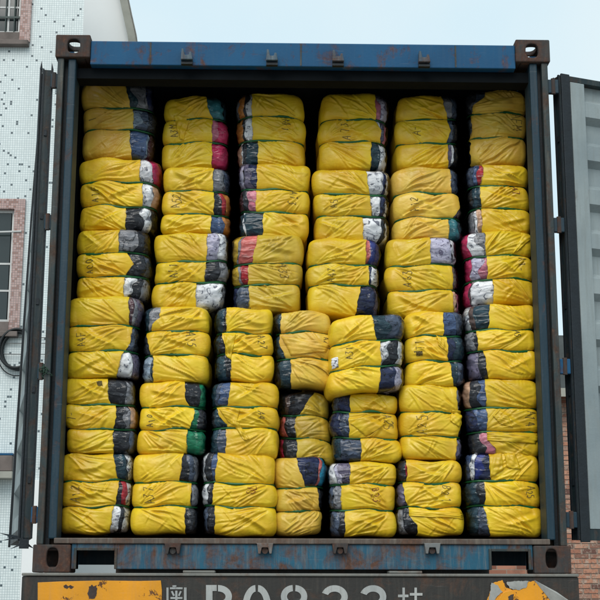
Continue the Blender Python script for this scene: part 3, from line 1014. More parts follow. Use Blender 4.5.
class Bale:
    D = 0.60

    def __init__(s, side, Y, tilt, lobes, seed):
        s.rng = np.random.RandomState(seed)
        s.sg = 1 if side == 'R' else -1
        s.Y = Y
        cxp = sum(l[0] + l[1] for l in lobes) / 6.0
        ys = [lobes[0][2], (lobes[0][3] + lobes[1][2]) / 2, (lobes[1][3] + lobes[2][2]) / 2, lobes[2][3]]
        s.zb = np.array([at(cxp, y, Y).z for y in ys])
        s.cx = at(cxp, (ys[1] + ys[2]) / 2, Y).x
        s.k = tilt / max(1.0, lobes[1][1] - lobes[1][0])         # rise over run
        s.zc = (s.zb[:-1] + s.zb[1:]) / 2
        L, Rr = [], []
        s.seam = []
        for i, l in enumerate(lobes):
            ym = (ys[i] + ys[i + 1]) / 2
            xl, xr = at(l[0], ym, Y).x - s.cx, at(l[1], ym, Y).x - s.cx
            if s.sg < 0:
                xl, xr = -xr, -xl
            L.append(-xl)
            Rr.append(xr)
            sx = [s.sg * (at(v, ym, Y).x - s.cx) for v in l[4]]
            s.seam.append(sx)
        s.L, s.Rr = np.array(L), np.array(Rr)
        s.rL, s.rR = 0.036 + 0.014 * s.rng.rand(), 0.044 + 0.018 * s.rng.rand()
        s.wp = s.rng.uniform(0, 6.28, 3)
        s.wa = s.rng.uniform(0.0015, 0.0045, 2)
        s.make_folds()

    # ---- profile helpers (z: array)
    def lobe(s, z):
        return np.clip(np.where(z > s.zb[1], 0, np.where(z > s.zb[2], 1, 2)), 0, 2)

    def inset(s, z):
        i = s.lobe(z)
        mid, half = s.zc[i], (s.zb[i] - s.zb[i + 1]) / 2
        w_ = np.clip((z - mid) / half, -1, 1)
        b = np.power(np.clip(1 - np.abs(w_) ** 3.0, 0, 1), 0.5)
        outer = ((i == 0) & (w_ > 0)) | ((i == 2) & (w_ < 0))
        return (1 - b) * np.where(outer, 0.036, 0.024)

    def ext(s, z):
        zi = s.zc[::-1]
        return np.interp(z, zi, s.L[::-1]), np.interp(z, zi, s.Rr[::-1])

    def seam_x(s, z):
        i = s.lobe(z)
        out = np.zeros_like(z)
        for j in range(3):
            t = np.clip((s.zb[j] - z) / (s.zb[j] - s.zb[j + 1]), 0, 1)
            xs = s.seam[j]
            out = np.where(i == j, np.interp(t, np.linspace(0, 1, len(xs)), xs), out)
        return out

    def q_of_x(s, x, z, ins):
        al, ar = s.ext(z)
        al, ar = np.maximum(al - ins * .8, .01), np.maximum(ar - ins * .8, .01)
        rL, rR = np.minimum(s.rL, al * .8), np.minimum(s.rR, ar * .8)
        f = 3 + (x + al - rL) / (al + ar - rL - rR)
        c = 4 + np.arcsin(np.clip((x - (ar - rR)) / rR, 0, 0.97)) * 2 / math.pi
        d = 3 - np.arcsin(np.clip((-al + rL - x) / rL, 0, 0.97)) * 2 / math.pi
        return np.where(f > 4, c, np.where(f < 3, d, f))

    def pos(s, q, z, ins):
        """local x, y and outward normal"""
        al, ar = s.ext(z)
        al, ar = np.maximum(al - ins * .8, .01), np.maximum(ar - ins * .8, .01)
        rL, rR = np.minimum(s.rL, al * .8), np.minimum(s.rR, ar * .8)
        y0 = ins
        D = s.D - ins
        h = math.pi / 2
        A = np.clip(q - 2, 0, 1) * h
        C = np.clip(q - 4, 0, 1) * h
        t = np.clip(q - 3, 0, 1)
        fx = -al + rL + t * (al + ar - rL - rR)
        fy = y0 - 0.016 * (1 - (2 * t - 1) ** 2)
        conds = [q < 1, q < 2, q < 3, q <= 4, q <= 5, q <= 6]
        px = np.select(conds, [-al * np.clip(q, 0, 1), -al + 0 * q, -al + rL - rL * np.cos(A), fx, ar - rR + rR * np.sin(C), ar + 0 * q], ar * (7 - q))
        py = np.select(conds, [D + 0 * q, D + (y0 + 1.25 * rL - D) * (q - 1), y0 + 1.25 * rL * (1 - np.sin(A)), fy,
                               y0 + 1.25 * rR * (1 - np.cos(C)), y0 + 1.25 * rR + (D - y0 - 1.25 * rR) * (q - 5)], D + 0 * q)
        nx = np.select(conds, [0 * q, -1 + 0 * q, -np.cos(A), 0.12 * (2 * t - 1), np.sin(C), 1 + 0 * q], 0 * q)
        ny = np.select(conds, [1 + 0 * q, 0 * q, -np.sin(A), -1 + 0 * q, -np.cos(C), 0 * q], 1 + 0 * q)
        return px, py, nx, ny

    # ---- creases of the yellow film
    def make_folds(s):
        g_ = s.rng
        s.folds = []
        for j in range(3):
            zt, zl = s.zb[j], s.zb[j + 1]
            wd = s.L[j] + np.mean(s.seam[j])
            for grp in range(2):
                lefty = g_.rand() < 0.70 if grp == 0 else not lefty
                fx = -s.L[j] + 0.01 if lefty else np.mean(s.seam[j]) + 0.02
                low = g_.rand() < 0.6 if grp == 0 else not low
                fz = zl - 0.012 * g_.rand() if low else zt + 0.012 * g_.rand()
                up = 1 if low else -1
                n = g_.randint(9, 15) if grp == 0 else g_.randint(3, 7)
                a0, a1 = g_.uniform(2, 8), g_.uniform(34, 66)
                for i in range(n):
                    a = up * R(a0 + (a1 - a0) * (i + g_.uniform(-.3, .3)) / n)
                    dx, dz = (math.cos(a) * (1 if lefty else -1), math.sin(a))
                    s.folds.append((j, fx, fz + g_.uniform(-.008, .008), dx, dz, g_.uniform(0.0, 0.07), g_.uniform(0.45, 1.1) * wd,
                                    g_.uniform(0.0018, 0.0066), g_.uniform(0.0024, 0.0056), g_.choice([-1, 1])))
            if g_.rand() < 0.55:                             # one big tuck across the lobe
                a = g_.uniform(.15, .6) * (1 if lefty != low else -1)
                s.folds.append((j, -s.L[j] + wd * g_.uniform(0, .35), (zt + zl) / 2 - math.sin(a) * .1, math.cos(a), math.sin(a), 0, wd * .8, g_.uniform(.007, .011), g_.uniform(.008, .012), g_.choice([-1, 1])))
            for _ in range(g_.randint(2, 5)):                # loose short creases anywhere
                a = g_.uniform(.1, 1.1) * (1 if lefty != low else -1)
                s.folds.append((j, g_.uniform(-s.L[j], s.Rr[j] * .6), g_.uniform(zl, zt), math.cos(a), math.sin(a), 0, g_.uniform(.04, .11), g_.uniform(.0015, .004), g_.uniform(.0035, .006), g_.choice([-1, 1])))
        s.ph = g_.uniform(0, 6.28, 8)

    def disp(s, ux, z):
        h = 0.0042 * np.sin(ux * 24 + s.ph[0] + 1.3 * np.sin(z * 19 + s.ph[1])) + 0.0012 * np.sin(ux * 49 - z * 37 + s.ph[2])
        lo = s.lobe(z)
        for (j, fx, fz, dx, dz, r0, ln, amp, sg, asy) in s.folds:
            rx, rz = ux - fx, z - fz
            al = rx * dx + rz * dz
            d = -rx * dz + rz * dx
            d = d + 0.0035 * np.sin(al * 26 + fx * 90 + dz * 20)
            t = (al - r0) / ln
            env = smooth01(t * 4) * smooth01((1 - t) * 2.0)
            m_ = (env > 0) & (lo == j) & (np.abs(d) < 6 * sg)
            if not m_.any():
                continue
            # crisp crest with a shallow trough on one side
            e = amp * np.exp(-(np.abs(d) / sg) ** 1.35) - 0.8 * amp * np.exp(-((d - asy * 2.0 * sg) / (1.5 * sg)) ** 2)
            h = h + np.where(m_, e * env, 0)
        # small gathers where the strap bites
        ins = s.inset(z)
        return h + np.clip(ins / 0.026, 0, 1) * 0.0012 * np.sin(ux * 250 + 2.2 * np.sin(ux * 61 + s.ph[4]) + s.ph[5])

    def cloth_disp(s, ux, z, ph):
        h = 0.0034 * np.sin(ux * 75 + z * 38 * math.cos(ph) + 2.2 * np.sin(z * 44 + ph) + ph)
        h += 0.0026 * np.sin(z * 130 + ux * 60 * math.sin(ph * 2) + 1.7 * np.sin(ux * 70 + ph))
        h += 0.0010 * np.sin(ux * 210 - z * 170 + 2 * np.sin(z * 90 + ph * 3))
        return h

    def rows(s, j=None, n=38):
        """z values and extra insets, top to bottom; j: a single lobe"""
        zs, ex = [], []
        for i in ([0, 1, 2] if j is None else [j]):
            sp = np.sin(np.linspace(-1, 1, n) * math.pi / 2 * 0.985) / math.sin(math.pi / 2 * .985)
            sp = 0.5 * sp + 0.5 * np.linspace(-1, 1, n)
            z = s.zc[i] - sp * (s.zb[i] - s.zb[i + 1]) / 2
            if i > 0 and j is None:
                z = z[1:]
            zs += list(z)
            ex += [0.0] * len(z)
        if j in (None, 0):
            zs = [zs[0] + .004, zs[0] + .003] + zs
            ex = [.13, .035] + ex
        if j in (None, 2):
            zs += [zs[-1] - .001, zs[-1] - .002]
            ex += [.035, .13]
        return np.array(zs), np.array(ex)

    def wob(s, x):
        return s.wa[0] * np.sin(x * 16 + s.wp[0]) + s.wa[1] * np.sin(x * 33 + s.wp[1])

    def world(s, px, py, z, loc):
        x = s.sg * px
        z = z + s.wob(x)
        return np.stack([x + s.cx - loc.x, py + s.Y - loc.y, z + s.k * x - loc.z], -1)

    def sheet(s, Q, zr, ex, off, dfun):
        """Q (rows, cols) -> local surface points displaced by dfun plus off"""
        Z = np.repeat(zr[:, None], Q.shape[1], 1)
        E_ = np.repeat(ex[:, None], Q.shape[1], 1)
        ins = s.inset(Z) + E_
        px, py, nx, ny = s.pos(Q, Z, ins)
        ux = np.where(Q < 3, px - py, np.where(Q > 4, px + py, px))
        h = dfun(ux, Z) * np.clip(1 - E_ / .035, 0, 1) + off
        return px + nx * h, py + ny * h, Z

    def on_surface(s, X, Z, off):
        """world points on the film at world X, Z arrays"""
        lx = s.sg * (X - s.cx)
        lz = Z - s.k * (X - s.cx) - s.wob(X - s.cx)
        ins = s.inset(lz)
        q = s.q_of_x(lx, lz, ins)
        px, py, nx, ny = s.pos(q, lz, ins)
        ux = np.where(q < 3, px - py, np.where(q > 4, px + py, px))
        h = s.disp(ux, lz) + 0.003 + off
        return np.stack([s.sg * (px + nx * h) + s.cx, py + ny * h + s.Y, lz + s.k * s.sg * px + s.wob(s.sg * px)], -1)


def px_to(bal, pts):
    w_ = [at(x, y, bal.Y) for x, y in pts]
    return np.array([p.x for p in w_]), np.array([p.z for p in w_])


def parse(cl):
    out = []
    i = 0
    while i < len(cl):
        n = 1
        if i + 1 < len(cl) and cl[i + 1].isdigit():
            n = int(cl[i + 1])
        out.append((cl[i], n))
        i += 2 if i + 1 < len(cl) and cl[i + 1].isdigit() else 1
    return out


def write_text(bal, root, loc, text, px, py, rot, size, mat):
    """handwriting in marker pen, laid on the film"""
    mb = MB()
    g_ = bal.rng
    adv = size * 0.62
    n = len(text)
    for i, ch in enumerate(text):
        sk, sz, jx, jy = g_.uniform(-.28, .28), g_.uniform(.8, 1.12), g_.uniform(-.10, .10) * size, g_.uniform(-.16, .16) * size
        for st in FONT[ch]:
            pts = []
            for (a, b), (c, d) in zip(st[:-1], st[1:]):
                for t in np.linspace(0, 1, 6)[:-1]:
                    pts.append((a + (c - a) * t, b + (d - b) * t))
            pts.append(st[-1])
            P = []
            for (a, b) in pts:
                u = (i - n / 2) * adv + (a + sk * (b - .5)) * size * 0.72 * sz + jx
                v = (b - 0.5) * size * sz + (g_.rand() - .5) * size * .05 + jy
                P.append((px - v, py - u) if rot == 'up' else (px + v, py + u))
            X, Zz = px_to(bal, P)
            c3 = bal.on_surface(X, Zz, 0.0016)
            wd = 0.0013
            vs, fs = [], []
            for k in range(len(P)):
                t = c3[min(k + 1, len(P) - 1)] - c3[max(k - 1, 0)]
                nrm = np.array([-t[2], 0, t[0]])
                nrm = nrm / (np.linalg.norm(nrm) + 1e-9) * wd * g_.uniform(.75, 1.2)
                vs += [tuple(c3[k] + nrm), tuple(c3[k] - nrm), tuple(c3[k] + nrm + (0, .004, 0)), tuple(c3[k] - nrm + (0, .004, 0))]
            for k in range(len(P) - 1):
                a = 4 * k
                fs += [(a, a + 1, a + 5, a + 4), (a, a + 4, a + 6, a + 2), (a + 1, a + 3, a + 7, a + 5)]
            mb.add(vs, fs)
    if mb.v:
        obj('handwritten_mark', mb, mat, root)


def flap(bal, root, loc, quad, lift=0.010, mat='wrap', name='loose_flap'):
    """a tongue of film lying on the bale; quad in photo pixels"""
    n = 14
    a, b, c, d = [np.array(p, float) for p in quad]
    U, V = np.meshgrid(np.linspace(0, 1, n), np.linspace(0, 1, n))
    P = (a * (1 - U[..., None]) + b * U[..., None]) * (1 - V[..., None]) + (d * (1 - U[..., None]) + c * U[..., None]) * V[..., None]
    X, Zz = px_to(bal, P.reshape(-1, 2))
    g_ = bal.rng
    off = 0.0035 + lift * np.sin(math.pi * U) ** .8 * (0.35 + 0.65 * np.sin(math.pi * V)) + 0.0018 * np.sin(U * 14 + V * 9 + g_.rand() * 6) + 0.0015 * np.sin(V * 23 - U * 8)
    W_ = bal.on_surface(X, Zz, off.reshape(-1)).reshape(n, n, 3) - np.array(loc)
    me = grid_mesh(name, W_, False)
    o = link(name, me, mat, root)
    so_ = o.modifiers.new('solid', 'SOLIDIFY')
    so_.thickness = 0.0025
    return o


ORD = ['leftmost', 'second from left', 'third from left', 'fourth from left', 'fifth from left', 'sixth from left', 'rightmost']
ROWN = ['top row', 'second row down', 'third row down', 'fourth row down', 'fifth row down', 'bottom row']
BALES = [
    # row, col, side, Y, tilt, [xl, xr, ytop, ybot, seam xs, clothes] * 3, text (string, px, py, dir, size), what sets it apart
    (0, 0, 'R', 0.36, 0, [(80, 152, 79, 108.5, [124, 131], 'J1G3N3'), (82, 156, 108.5, 130, [133, 134], 'I1S2K3'), (81, 153, 130, 158, [129, 132], 'D3I1M2')], ('1', 94, 119, 'up', 9), 'with grey and navy end'),
    (0, 1, 'R', 0.37, 0, [(165, 226, 96, 119, [206.5, 207, 213], 'T4J1'), (163, 229, 119, 142.5, [212, 212], 'P1C4'), (162, 228, 142.5, 168, [212, 212], 'C5')], ('A3M', 174, 131, 'up', 7), 'with teal and crimson end'),
    (0, 2, 'L', 0.37, 0, [(235, 303, 93, 117, [252, 252], 'W1K1O3G1'), (236, 306, 117, 141, [252, 253], 'W2K1O3'), (237, 305, 141, 166, [258, 258], 'J3K2W1H2')], ('A41', 286, 126, 'down', 8), 'with orange and black left end'),
    (0, 3, 'R', 0.37, 0, [(321, 389, 93, 120, [375, 376], 'P1L4'), (318, 388, 120, 142, [375, 381, 380], 'W1V2P1'), (319, 387, 142, 169, [371, 371], 'J2W3')], ('A73', 345, 131, 'up', 9), 'marked A73 with pinkish grey end'),
    (0, 4, 'R', 0.37, 2, [(398, 459, 94.5, 119, [441, 447], 'G2S3'), (395, 460, 119, 143, [447, 450, 447], 'S2K3'), (396, 460, 143, 167, [448, 448], 'V1W1K2')], ('A-', 415, 131, 'up', 8), 'with smoky grey end'),
    (0, 5, 'L', 0.36, 0, [(467, 527, 90, 113, [485, 484, 473, 473], 'S1K3'), (469, 527, 113, 137, [472, 472], 'J1K3'), (470, 528, 137, 164, [472, 472], 'K3')], ('AFM', 516, 124, 'down', 10), 'almost wholly yellow, in the shade'),
    (1, 0, 'R', 0.30, 0, [(79, 160, 158, 182, [140, 140], 'W3C3'), (79, 159, 182, 206, [142, 143], 'W3H2'), (79, 155, 206, 230, [126, 126], 'K2W3K1')], ('A1F', 96, 194, 'up', 8), 'with white and crimson end'),
    (1, 1, 'R', 0.31, 0, [(164, 229, 166, 190.5, [213, 213], 'G2S1'), (163, 231, 190.5, 214, [214, 214], 'K2R2O2'), (160, 230, 214, 233, [211, 211], 'D3O2')], ('A52', 176, 201, 'up', 9), 'with orange strip at its end'),
    (1, 2, 'L', 0.31, 0, [(239, 310, 163, 189.5, [257, 257], 'N1V3L2'), (239, 310, 189.5, 212, [256, 256], 'P1K2M1'), (239, 308, 212, 238, [263, 263], 'J3W1J1')], ('A13', 293, 200, 'down', 8), 'with dark purplish left end'),
    (1, 3, 'R', 0.31, 0, [(313, 390, 169, 194, [366, 369], 'W4N2W1'), (315, 389, 194, 216, [370, 372], 'W2N3W1'), (316, 389, 216, 242, [363, 363], 'W3K2W1')], ('A5', 334, 203, 'up', 8), 'with white and navy print end'),
    (1, 4, 'R', 0.31, 1.5, [(393, 460, 167, 193, [451, 451], 'G1S3'), (393, 463, 193, 218, [458, 460, 453], 'V1B1'), (395, 464, 218, 240, [449, 449], 'T3J1')], ('A12', 414, 205, 'up', 8), 'in faded yellow with a little teal'),
    (1, 5, 'L', 0.30, 0, [(468, 530, 164, 186, [483, 483, 480], 'R1D2S2'), (469, 530, 186, 208.5, [480, 481], 'J3K1'), (470, 532, 208.5, 235, [482, 482], 'H2W2G2')], ('A7', 515, 192, 'down', 7), 'with peach and white left end'),
    (2, 0, 'R', 0.25, 0, [(76, 148, 229, 253, [119, 119], 'G2K3'), (76, 150, 253, 276.5, [127, 133.5, 126], 'K3S1'), (75, 148, 276.5, 300, [124, 124], 'W1K2G2')], ('A00', 90, 266, 'up', 8), 'marked A00 with black and grey end'),
    (2, 1, 'R', 0.26, 0, [(153, 227, 232, 261, [207, 207], 'L2W4'), (155, 229, 261, 282, [206, 205], 'K2G4'), (151, 225, 282, 309, [196, 196], 'W5G1')], ('A11', 173, 271, 'up', 8), 'with white floral print end'),
    (2, 2, 'L', 0.26, 0, [(232, 303, 234, 263.5, [258, 252], 'A3G1Y2'), (231, 302, 263.5, 284.5, [248, 248], 'R2G1Y3'), (232, 300, 284.5, 311, [249, 249], 'S4N1')], ('A33', 283, 272, 'down', 8), 'soiled olive, with salmon pink left end'),
    (2, 3, 'R', 0.26, 0, [(308, 381, 238, 264.5, [366, 366], 'A1U4'), (307, 379, 264.5, 285, [369, 369], 'N1W2'), (308, 380, 285, 315, [361, 355], 'N4V1')], ('A47', 331, 275, 'up', 8), 'marked A47 with royal blue end'),
    (2, 4, 'R', 0.26, 1.5, [(388, 457, 237, 265, [430, 430], 'L5W2'), (386, 460, 265, 290, [453, 453], 'B3K1'), (390, 461, 290, 315, [452, 455], 'H3P1')], ('A63', 408, 278, 'up', 9), 'marked A63 with lavender print end'),
    (2, 5, 'L', 0.25, 2, [(463, 533, 231, 256, [485, 485], 'G1W3C2'), (467, 533, 256, 279.5, [487, 487], 'P1L3C2'), (464, 537, 279.5, 304, [493, 493], 'W4M1C2')], ('A1-', 522, 265, 'down', 8), 'with pink and lavender left end'),
    (3, 0, 'R', 0.16, 0, [(66, 142, 296, 325.5, [128, 130], 'M2G2V2'), (65, 138, 325.5, 351, [132, 131, 131, 125], 'S2K1'), (64, 139, 351, 377.5, [123, 117], 'W3V2')], ('A4F', 81, 339, 'up', 9), 'marked A4F with grey-mauve end'),
    (3, 1, 'L', 0.17, 0, [(143, 209, 306, 331, [160, 160, 160, 152, 152], 'G3J2'), (142, 209, 331, 355, [146, 148, 152], 'K3'), (141, 209, 355, 382, [153, 153], 'J1I4')], ('A15', 191, 340, 'down', 9), 'marked A15 with grey-green left end'),
    (3, 2, 'L', 0.17, 0, [(215, 273, 307, 332.5, [226, 226], 'K1J3'), (214, 272, 332.5, 354, [222, 224, 228], 'K2J1'), (215, 274, 354, 381, [231, 231], 'K1J3')], ('A27', 262, 343, 'down', 8), 'marked A27 with dark bottle-green left end'),
    (3, 3, 'L', 0.19, 0, [(274, 331, 311, 332.5, [281, 281], 'J2K1'), (275, 334, 332.5, 358.5, [280, 280, 286], 'J3'), (275, 332, 358.5, 386, [291, 291], 'J4K1')], ('A22', 326, 344, 'down', 7), 'narrow, with dark teal left end'),
    (3, 4, 'R', 0.09, 6.5, [(330, 405, 315, 341, [372, 376], 'J2S5'), (331, 404, 341, 367, [380, 381], 'W1K3W2'), (327, 404, 367, 391, [381, 379], 'N3L3')], ('A31', 350, 352, 'up', 8), 'tilted, with white patch on left end'),
    (3, 5, 'R', 0.17, 1, [(406, 464, 311, 336, [443, 443], 'D3S3'), (406, 466, 336, 361, [447, 448], 'N1J3'), (406, 466, 361, 386, [450, 453], 'J2S3')], ('1T1', 419, 347, 'up', 8), 'with black smudge and denim blue end'),
    (3, 6, 'L', 0.16, 1, [(466, 537, 304, 329.5, [490, 488], 'J3B2W1'), (466, 536, 329.5, 350.5, [477, 478], 'K1G2'), (468, 539, 350.5, 379, [484, 488], 'K1V3')], ('A5-', 517, 337, 'down', 6), 'with brown and white left end'),
    (4, 0, 'R', 0.16, 1, [(61, 133, 378, 404.5, [108, 108, 111], 'K3G3'), (63, 136, 404.5, 429, [115, 117, 113], 'K1G2H2'), (65, 135, 429, 453, [113, 114], 'K3S2')], ('1-', 71, 415, 'up', 8), 'with black and dusky pink end'),
    (4, 1, 'R', 0.17, 0, [(139, 206, 381, 407, [185, 185, 185, 190], 'K3E2'), (139, 207, 407, 429.5, [194, 194, 189], 'E1K3'), (136, 206, 429.5, 454, [187, 187], 'E6')], ('A10', 151, 420, 'up', 7), 'with bright green end'),
    (4, 2, 'L', 0.17, 0, [(211, 278, 382, 407, [230, 230, 227], 'D2S2J2'), (210, 279, 407, 428, [217, 220, 228], 'J2K1'), (210, 278, 428, 458, [226, 226], 'S2J3')], ('A4', 260, 417, 'down', 8), 'marked A4 with slate blue left end'),
    (4, 3, 'L', 0.27, -5, [(280, 329, 392, 416, [315, 299], 'K2B1K1'), (279, 331, 416, 439, [297, 294, 297], 'K3A2'), (279, 335, 439, 462, [297, 297], 'K4C1')], None, 'set back, pink strip at left'),
    (4, 4, 'L', 0.17, 0, [(334, 397, 393, 412, [350, 350], 'N2S1'), (330, 397, 412, 438, [349, 349], 'S1N3'), (334, 402, 438, 461, [361, 361], 'S3J2')], ('A25', 388, 423, 'down', 9), 'marked A25 with navy left end'),
    (4, 5, 'R', 0.17, 1.5, [(400, 462, 384, 412, [456, 457], 'G2'), (400, 463, 412, 436, [462, 461, 459], 'K1'), (402, 464, 436, 459, [458, 457, 455], 'V3')], ('A25', 421, 424, 'up', 10), 'marked A25 with thin grey-purple right end'),
    (4, 6, 'L', 0.16, 0, [(464, 541, 379, 408, [485, 486], 'D1K3H2'), (466, 541, 408, 432, [487, 487], 'D2N4'), (470, 542, 432, 457, [487, 487, 495, 495], 'P1K3')], ('A14', 530, 419, 'down', 9), 'with denim and peach left end'),
    (5, 0, 'R', 0.16, 1, [(58, 132, 453, 481, [113, 115, 119], 'J4W2'), (60, 131, 481, 506.5, [118, 118, 115], 'K1R2W1'), (58, 128, 506.5, 531, [113, 112, 110], 'W2K2W2')], ('A12', 76, 493, 'up', 9), 'marked A12 with white and red end'),
    (5, 1, 'R', 0.16, 0, [(132, 198, 453, 482, [183, 180], 'K1S2G1'), (132, 198, 482, 506.5, [191, 191], 'K1G2'), (129, 198, 506.5, 531.5, [185, 185], 'K3')], ('A37', 149, 495, 'up', 10), 'marked A37 with charcoal right end'),
    (5, 2, 'L', 0.16, 0, [(201, 274, 453, 483.5, [218, 215], 'D1K3W1'), (201, 278, 483.5, 506.5, [214, 212], 'K2W2'), (202, 276, 506.5, 533, [215, 215], 'K2S1')], ('70', 251, 491, 'down', 9), 'plump, with black and white left end'),
    (5, 3, 'R', 0.20, 1, [(274, 327, 457, 488, [296, 300, 306], 'N4A1Q2'), (277, 324, 488, 511.5, [317, 319], 'Q1K2'), (275, 322, 511.5, 533, [321, 321], 'K2')], None, 'with pink and sky blue strips'),
    (5, 4, 'L', 0.16, 0, [(329, 396, 462, 484.5, [350, 350], 'V2L2W3'), (329, 395, 484.5, 510, [341, 341], 'G3S1'), (330, 396, 510, 534, [345, 345], 'K1S3')], ('B23', 376, 496, 'down', 8), 'marked B23 with light grey left end'),
    (5, 5, 'L', 0.16, 0, [(398, 462, 460, 482.5, [407, 407], 'R1K3'), (397, 462, 482.5, 507.5, [404, 404, 408], 'V2'), (397, 466, 507.5, 533, [409, 409, 417, 417], 'K2G2')], ('B21', 446, 495, 'down', 9), 'marked B21 with violet-grey left end'),
    (5, 6, 'L', 0.16, 0, [(467, 541, 452, 481, [489, 490], 'N1U2W2D1'), (466, 541, 481, 506, [485, 485], 'K1J3'), (470, 545, 506, 534, [484, 490], 'S2J3')], ('A25', 530, 493, 'down', 8), 'with blue and white streaked left end'),
]
DIRTY = {(2, 2): 'wrap_dirty', (4, 3): 'wrap_dirty', (1, 4): 'wrap_pale', (0, 5): 'wrap_pale', (0, 0): 'wrap_pale', (3, 3): 'wrap_pale', (5, 3): 'wrap_pale'}
NCOL = [6, 6, 6, 7, 7, 7]
FLAPS = {
    (0, 1): [[(174, 116), (190, 118), (184, 141), (180, 140)]],
    (0, 5): [[(473, 105), (526, 96), (527, 111), (473, 112)]],
    (3, 2): [[(224, 334), (236, 335), (231, 360), (226, 356)]],
    (3, 3): [[(281, 336), (330, 344), (326, 352), (291, 356)], [(300, 362), (331, 361), (332, 379), (322, 368)]],
    (4, 2): [[(231, 421), (239, 423), (250, 440), (244, 441)], [(219, 409), (240, 410), (236, 427), (228, 422)]],
    (4, 4): [[(350, 424), (366, 414), (386, 424), (366, 437)]],
    (3, 5): [[(436, 335), (443, 340), (447, 353), (438, 346)]],
    (5, 5): [[(409, 509), (463, 512), (464, 519), (409, 516)]],
    (5, 6): [[(503, 449), (514, 452), (520, 470), (506, 468)], [(489, 456), (501, 451), (503, 470), (490, 478)]],
    (2, 5): [[(524, 231), (533, 236), (520, 250), (512, 254)]],
    (4, 6): [[(487, 433), (541, 432), (536, 444), (487, 441)], [(492, 416), (506, 415), (512, 428), (499, 424)]],
    (4, 5): [[(452, 410), (462, 411), (459, 427), (450, 421)]],
    (3, 4): [],
}

